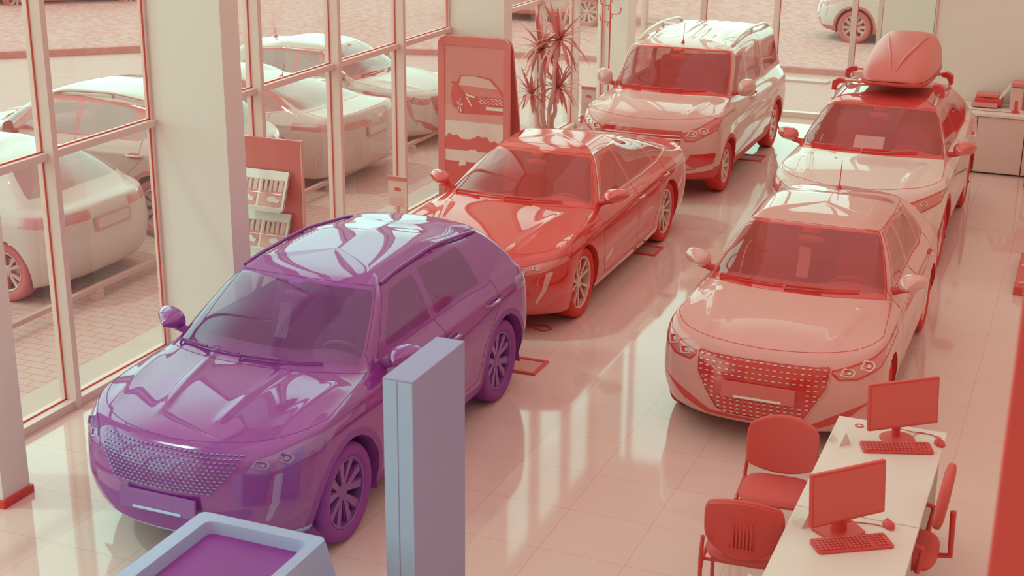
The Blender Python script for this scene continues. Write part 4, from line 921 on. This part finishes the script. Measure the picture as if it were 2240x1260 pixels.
q = MB(); q.bx(-.14, .03, -.12, .18, 0, .30); q.build('body', mat('printer_light', .62, rough=.4), t, bevel=.008); q = MB(); q.bx(.03, .35, -.14, .18, 0, .34); q.build('side', dk, t, bevel=.008); q = MB(); q.bx(-.14, .35, -.14, .18, .31, .36); q.build('lid', mat('printer_grey', .25), t, bevel=.01)
q = MB(); q.box((2.53, 11.42, 1.05), (.03, .20, .24), 0, Matrix.Rotation(.6, 3, 'Y')); o = q.build('paper_stack', white); tag(o, 'white sheets standing in the feeder of the low printer', 'paper')
t = on('phone_cradle', 'small dark cordless phone standing on the worktop before the printers', 'phone', ((2.70, 11.05, .83), .2))
q = MB(); q.bx(-.05, .05, -.045, .045, 0, .025); q.build('cradle', dk, t, bevel=.006); q = MB(); q.box((0, .01, .09), (.045, .025, .15), 0, Matrix.Rotation(-.15, 3, 'X')); q.build('handset', dk, t, bevel=.008)
q = MB(); q.tube([(2.05, 11.0, .835), (2.2, 11.04, .835), (2.35, 10.99, .835), (2.5, 11.05, .835), (2.62, 11.0, .835), (2.66, 11.04, .84)], .004, 6); o = q.build('worktop_cable', dk); tag(o, 'thin dark cable trailing over the far worktop', 'cable')
t = thing('side_chair', (3.22, 10.40, 0), 2.6, 'dark chair back at the right edge before the cabinets', 'chair'); q = MB(); cushion(q, (0, 0, .45), (.45, .44, .07)); q.build('seat', dkf, t, smooth=60); q = MB(); cushion(q, (0, .23, .68), (.44, .06, .34), -.1); q.build('backrest', dkf, t, smooth=60)
for a in (-1, 1):
    for b in (-1, 1): q = MB(); q.tube([(a*.2, b*.19, 0), (a*.2, b*.18, .44)], .012, 8); q.build('leg', dk, t)
# floor-level rack at the right edge
t = thing('wire_rack', (3.50, 6.25, 0), 0, 'dark plinth with chrome rods at the right edge of the floor', 'rack'); q = MB(); q.bx(-.37, .4, -.65, .65, 0, .09); q.build('plinth', mat('rack_base', .08, rough=.3), t, bevel=.008)
for k in range(4): q = MB(); q.tube([(-.33, -.60+.02*k+.28*k, .12+.10*k), (.35, -.55+.28*k, .15+.10*k)], .012, 8); q.build('rod', silver, t)
for s in (-.6, .6): q = MB(); q.tube([(.3, s, .09), (.3, s, .60)], .012, 8); q.build('upright', silver, t)
# brochure rack behind the column
t = thing('brochure_rack', (-3.32, 2.0, 0), 0, 'dark brochure stand with white shelves between the column and the crossover', 'brochure stand')
q = MB(); q.bx(-.36, .315, 0, .03, .03, 1.755); q.build('panel', mat('rack_panel', .20, rough=.18), t, bevel=.003); q = MB(); q.bx(.312, .322, -.005, .035, .03, 1.76); q.build('edge_strip', silver, t)
for k, z in enumerate((1.12, .72, .32)):
    R = Matrix.Rotation(-.42, 3, 'X'); q = MB(); q.box((-.06, -.10, z+.17), (.53, .006, .37), 0, R); q.box((-.06, -.195, z+.005), (.53, .05, .012)); q.box((-.06, -.218, z+.02), (.53, .008, .04)); q.box((.202, -.10, z+.17), (.006, .03, .37), 0, R)
    sh = q.build('shelf', white, t); q = MB(); q.tube([(-.32, -.165, z+.16), (.20, -.165, z+.16)], .003, 6); q.build('retaining_rod', silver, sh)
def brochure(x, z, v, lab):
    t = thing('brochure', (-3.32+x, 2.0-.115, z+.03+.12), 0, lab, 'brochure', 'brochures on the dark stand'); R = Matrix.Rotation(-.42, 3, 'X'); q = MB(); q.box((0, 0, 0), (.24, .006, .25), 0, R); q.build('cover', mat('brochure_cover_%d' % int(v*100), v, rough=.3), t)
    q = MB()
    def P(a, b): w = R @ Vector((a, -.005, b)); return tuple(w)
    q.add([P(-.115, .02), P(.115, .02), P(.115, .12), P(-.115, .12)], [(0, 1, 2, 3)], 0)
    for k in range(4): q.add([P(-.10+.05*k, .0), P(-.08+.05*k, .0), P(-.08+.05*k, .115), P(-.10+.05*k, .115)], [(0, 1, 2, 3)], 1)
    body = [(-.02, -.08), (.10, -.09), (.105, -.055), (.07, -.05), (.05, -.03), (.0, -.03), (-.03, -.05)]
    q.add([tuple(R @ Vector((a, -.0065, b))) for a, b in body], [tuple(range(len(body)))], 2)
    q.build('cover_picture', [mat('print_pale', .6), mat('print_dark', .3), mat('print_car', .95)], t, fix=False)
brochure(.05, 1.12, .42, 'brochure with a car picture on the upper shelf, right one'); brochure(-.22, 1.12, .35, 'brochure beside the column on the upper shelf, left one'); brochure(.05, .72, .45, 'brochure with a white car on the second shelf, right one'); brochure(-.22, .72, .33, 'brochure beside the column on the second shelf, left one')
# poster stand
t = thing('poster_stand', (-3.245, 6.45, 0), 0, 'tall dark two-sided poster stand with rounded corners and car pictures', 'poster stand'); fr = mat('stand_frame', .22, rough=.35)
def panel(parent, R, off, back=False):
    W2, H = .47, 2.08; outer = rpoly([(-W2, 0), (W2, 0), (W2, H), (-W2, H)], .13, 8); inner = rpoly([(-W2+.085, .12), (W2-.085, .12), (W2-.085, H-.105), (-W2+.085, H-.105)], .025, 8); n = len(outer); q = MB()
    def P(a, b, d): v_ = R @ Vector((a, d, b-H)); return tuple(v_+Vector((0, 0, H))+Vector(off))
    vs = [P(a, b, 0) for a, b in outer]+[P(a, b, 0) for a, b in inner]+[P(a, b, .035) for a, b in outer]+[P(a, b, .008) for a, b in inner]
    q.add(vs, [(i, (i+1) % n, n+(i+1) % n, n+i) for i in range(n)]+[(i, 2*n+i, 2*n+(i+1) % n, (i+1) % n) for i in range(n)]+[(n+i, n+(i+1) % n, 3*n+(i+1) % n, 3*n+i) for i in range(n)]+[tuple(2*n+i for i in range(n))])
    o = q.build('frame', fr, parent, smooth=40); q = MB()
    def poly(pts, mi, lay): q.add([P(a, b, .0078-.0012*lay) for a, b in pts], [tuple(range(len(pts)))], mi)
    l, r_, bt, tp, mid = -W2+.085, W2-.085, .12, H-.105, 1.06
    poly([(l, mid), (r_, mid), (r_, tp), (l, tp)], 0, 0); poly([(l, mid), (r_, mid-.0), (r_, mid+.14), (l, mid+.20)], 1, 1); poly([(l, bt), (r_, bt), (r_, mid), (l, mid)], 2, 0)
    # car picture
    def cp(pts, mi, lay, s=.70, ox=-.30, oy=1.22): poly([(ox+a*s, oy+b*s) for a, b in pts], mi, lay)
    cp([(0, .22), (.03, .02), (.10, -.02), (.22, -.10), (.95, -.07), (.973, -.06), (.973, .32), (.75, .55), (.45, .58), (.18, .57), (.10, .42), (.02, .37)], 3, 2)
    cp([(.20, .55), (.15, .40), (.60, .38), (.88, .36), (.72, .52), (.45, .565)], 4, 3); cp([(-.02, .44), (.06, .46), (.12, .42), (.05, .40)], 3, 3)
    cp([(.15, .40), (.60, .38), (.90, .34), (.973, .22), (.50, .22), (.26, .28)], 5, 3)
    for k in range(6):
        for j in range(4): cp([(.52+.075*k+.03*(j % 2), .20-.028*j), (.57+.075*k+.03*(j % 2), .20-.028*j), (.56+.075*k+.03*(j % 2), .188-.028*j), (.52+.075*k+.03*(j % 2), .188-.028*j)], 6, 4)
    cp([(.27, .27), (.33, .25), (.46, .22), (.44, .19), (.29, .22)], 6, 4); cp([(.28, .20), (.31, .20), (.40, .05), (.38, .04)], 6, 4); cp([(.66, .06), (.973, .06), (.973, -.0), (.66, -.0)], 6, 4)
    for (wx, wy, wr_) in ((.17, .05, .11),): cp([(wx+wr_*.62*math.cos(a*PI/10), wy+wr_*1.35*math.sin(a*PI/10)) for a in range(20)], 7, 4); [cp([(wx, wy), (wx+wr_*.5*math.cos(k*1.257), wy+wr_*1.15*math.sin(k*1.257)), (wx+wr_*.5*math.cos(k*1.257+.35), wy+wr_*1.15*math.sin(k*1.257+.35))], 6, 5) for k in range(5)]
    # road picture
    poly([(l, .80), (l, .835)]+[(l+(r_-l)*k/14, .83+.05*abs(math.sin(k*1.7))+.03*math.sin(k*.9)) for k in range(15)]+[(r_, .80), (r_, .70), (l, .70)], 7, 2)
    poly([(-.05, .72), (.02, .72), (.30, .56), (-.30, .56)], 2, 3); poly([(l, bt), (r_, bt), (r_, .56), (l, .56)], 3, 2); poly([(-.20, .50), (-.10, .52), (-.12, .60), (-.18, .60)], 6, 4); poly([(.02, .50), (.12, .50), (.10, .58), (.04, .58)], 6, 4)
    q.build('poster', [mat('poster_sky', .33, rough=.3), mat('poster_ground', .40), mat('poster_pale', .82), mat('poster_car', .10), mat('poster_glass', .62), mat('poster_bonnet', .26), mat('poster_light', .9), mat('poster_dark', .12)], o, fix=False)
panel(t, Matrix.Identity(3), (0, 0, 0))
panel(t, Matrix.Rotation(PI, 3, 'Z') @ Matrix.Rotation(-.23, 3, 'X'), (0, .09, 0))
# information signs
def a4(x, y, z0, z1, w, lab, box=False):
    t = thing('info_sign', (x, y, 0), 0, lab, 'sign', 'upright information signs by the windows'); q = MB(); q.bx(-w/2, w/2, 0, .012, z0, z1); q.build('board', mat('sign_board', .70, rough=.3), t, bevel=.003)
    q = MB(); q.bx(-w/2, w/2, -.006, 0, z1-.045, z1); q.build('clip_bar', mat('sign_clip', .25, rough=.3, metal=.3), t)
    q = MB(); b = [(-.04, .0), (.04, -.01), (.045, .02), (.02, .035), (-.02, .04), (-.045, .02)]; zc = z1-.16; q.add([(a, -.001, zc+c_) for a, c_ in b], [tuple(range(6))]); q.build('car_picture', mat('print_ink', .12), t, fix=False)
    q = MB()
    for k in range(7): q.bx(-w*.36, w*(-.05+.03*(k % 3)), -.0015, 0, zc-.08-.018*k, zc-.074-.018*k); q.bx(w*.06, w*(.30+.03*(k % 2)), -.0015, 0, zc-.08-.018*k, zc-.074-.018*k)
    o = q.build('printed_lines', mat('print_grey', .45), t); o['kind'] = 'stuff'
    q = MB(); q.tube([(0, .02, 0), (0, .02, z0+.1)], .012, 8); q.build('pole', silver, t); q = MB(); q.lathe([(0, .012), (.12, .010), (.13, 0), (0, 0)], n=28); q.build('foot', silver, t)
    if box: q = MB(); q.bx(-w/2, w/2, -.035, .01, z0-.12, z0-.005); q.build('leaflet_pocket', mat('leaflet_box_dark', .12), t, bevel=.003)
a4(-3.447, 4.8, .40, .74, .235, 'information sign on a pole by the window behind the crossover roof'); a4(-3.155, 10.4, .42, .838, .225, 'information sign on a pole left of the silver van', True)
# coat stand
t = thing('coat_stand', (-3.06, 11.0, 0), 0, 'slim dark coat stand with curved hooks in the far corner', 'coat stand'); q = MB(); q.tube([(0, 0, .02), (0, 0, 2.3)], .011, 10); q.build('pole', dk, t, smooth=50); q = MB(); q.lathe([(0, .03), (.18, .015), (.2, 0), (0, 0)], n=28); q.build('base', dk, t)
for k, z in enumerate((1.70, 1.82, 1.94, 2.06)):
    for s in ((-1,) if k % 2 == 0 else (1,)):
        q = MB(); q.tube([(0, 0, z), (s*.10, 0, z-.0), (s*.15, 0, z+.02), (s*.165, 0, z+.10)], .008, 8); q.tube([(s*.03, 0, z), (s*.03, -.02, z-.06), (s*.0, 0, z-.07)], .006, 6); q.build('hook', dk, t, smooth=50)
# palm plant
rnd = random.Random(5)
t = thing('potted_yucca', (-3.42, 9.35, 0), 0, 'tall potted palm-like plant with spiky leaf crowns by the window', 'plant')
q = MB(); q.lathe([(0, .02), (.15, .02), (.19, .36), (.20, .38), (.18, .38), (.17, .34), (0, .34)], n=32); q.build('pot', mat('pot_glaze', .5, rough=.3), t, smooth=40)
bark = mat('bark', .50, rough=.9, bump=(60, .8)); leafm = mat('leaf', .22, rough=.45); leafl = mat('leaf_light', .45, rough=.45)
def crown(top, base, nl, ln, lab=None):
    off = Vector((-3.42, 9.35, 0)); top = Vector(top)-off; base = Vector(base)-off; q = MB(); b, tpt = Vector(base), Vector(top); pts = [b.lerp(tpt, k/8)+Vector((.01*math.sin(k*2.2), .01*math.cos(k*1.7), 0)) for k in range(9)]
    rr = []; P2 = []
    for k in range(33):
        p = b.lerp(tpt, k/32)+Vector((.012*math.sin(k*.5), 0, 0)); P2.append(p); rr.append((.036 if k % 2 else .031)*(1-.25*k/32))
    q.tube(P2, rr, 10); st = q.build('stem', bark, t, smooth=80); q = MB()
    for k in range(nl):
        az = k*2.39996+rnd.random()*.4; f = k/nl; el = 1.35-2.0*f+rnd.uniform(-.15, .15); l = ln*(.8+.35*rnd.random()); dr = .35+1.3*f
        p = Vector(tpt); d = Vector((math.cos(az)*math.cos(el), math.sin(az)*math.cos(el), math.sin(el))); s = Vector((-math.sin(az), math.cos(az), 0)); vs = []; nsg = 7
        for i in range(nsg+1):
            u = i/nsg; w = .027*math.sin(PI*min(1, .18+.82*u))**.7*(1 if u < .99 else .05); up_ = s.cross(d).normalized()
            vs += [p-s*w+up_*w*.35, p, p+s*w+up_*w*.35]; p = p+d*(l/nsg); d = (d+Vector((0, 0, -dr*.17))).normalized()
        fs = []
        for i in range(nsg): a = 3*i; fs += [(a, a+1, a+4, a+3), (a+1, a+2, a+5, a+4)]
        q.add(vs, fs, 0 if k % 3 else 1)
    o = q.build('leaf_crown', [leafm, leafl], st, fix=False, smooth=60)
crown((-3.50, 9.35, 1.50), (-3.44, 9.34, .3), 34, .54); crown((-3.22, 9.30, 1.66), (-3.40, 9.36, .3), 38, .60); crown((-3.27, 9.45, .98), (-3.36, 9.38, .3), 34, .44); crown((-3.60, 9.25, .90), (-3.46, 9.30, .3), 24, .38)
# floor frames, cable
for (x, y, lab) in ((-.72, 1.78, 'dark-framed floor plate beside the rear wheel of the crossover'), (-.78, 5.55, 'dark-framed floor plate beside the rear wheel of the dark saloon'), (-.72, 10.45, 'dark-framed floor plate beside the silver van')):
    t = thing('floor_plate', (x, y, 0), 0, lab, 'floor plate', 'framed floor plates'); q = MB(); q.bx(-.19, .19, -.17, -.14, 0, .02); q.bx(-.19, .19, .14, .17, 0, .02); q.bx(-.19, -.16, -.14, .14, 0, .02); q.bx(.16, .19, -.14, .14, 0, .02); q.build('frame', mat('plate_frame', .08, rough=.4), t, bevel=.003)
    q = MB(); q.bx(-.16, .16, -.14, .14, 0, .008); q.build('insert', mat('plate_insert', .6, rough=.1, metal=.2), t)
q = MB(); q.tube([(-1.25, 2.9, .008), (-1.0, 2.72, .008), (-.86, 2.66, .008), (-.80, 2.74, .008), (-.88, 2.82, .008), (-1.0, 2.78, .008), (-1.2, 2.95, .008)], .007, 6); o = q.build('floor_cable', dk, smooth=60); tag(o, 'thin dark cable looped on the floor before the dark saloon', 'cable')
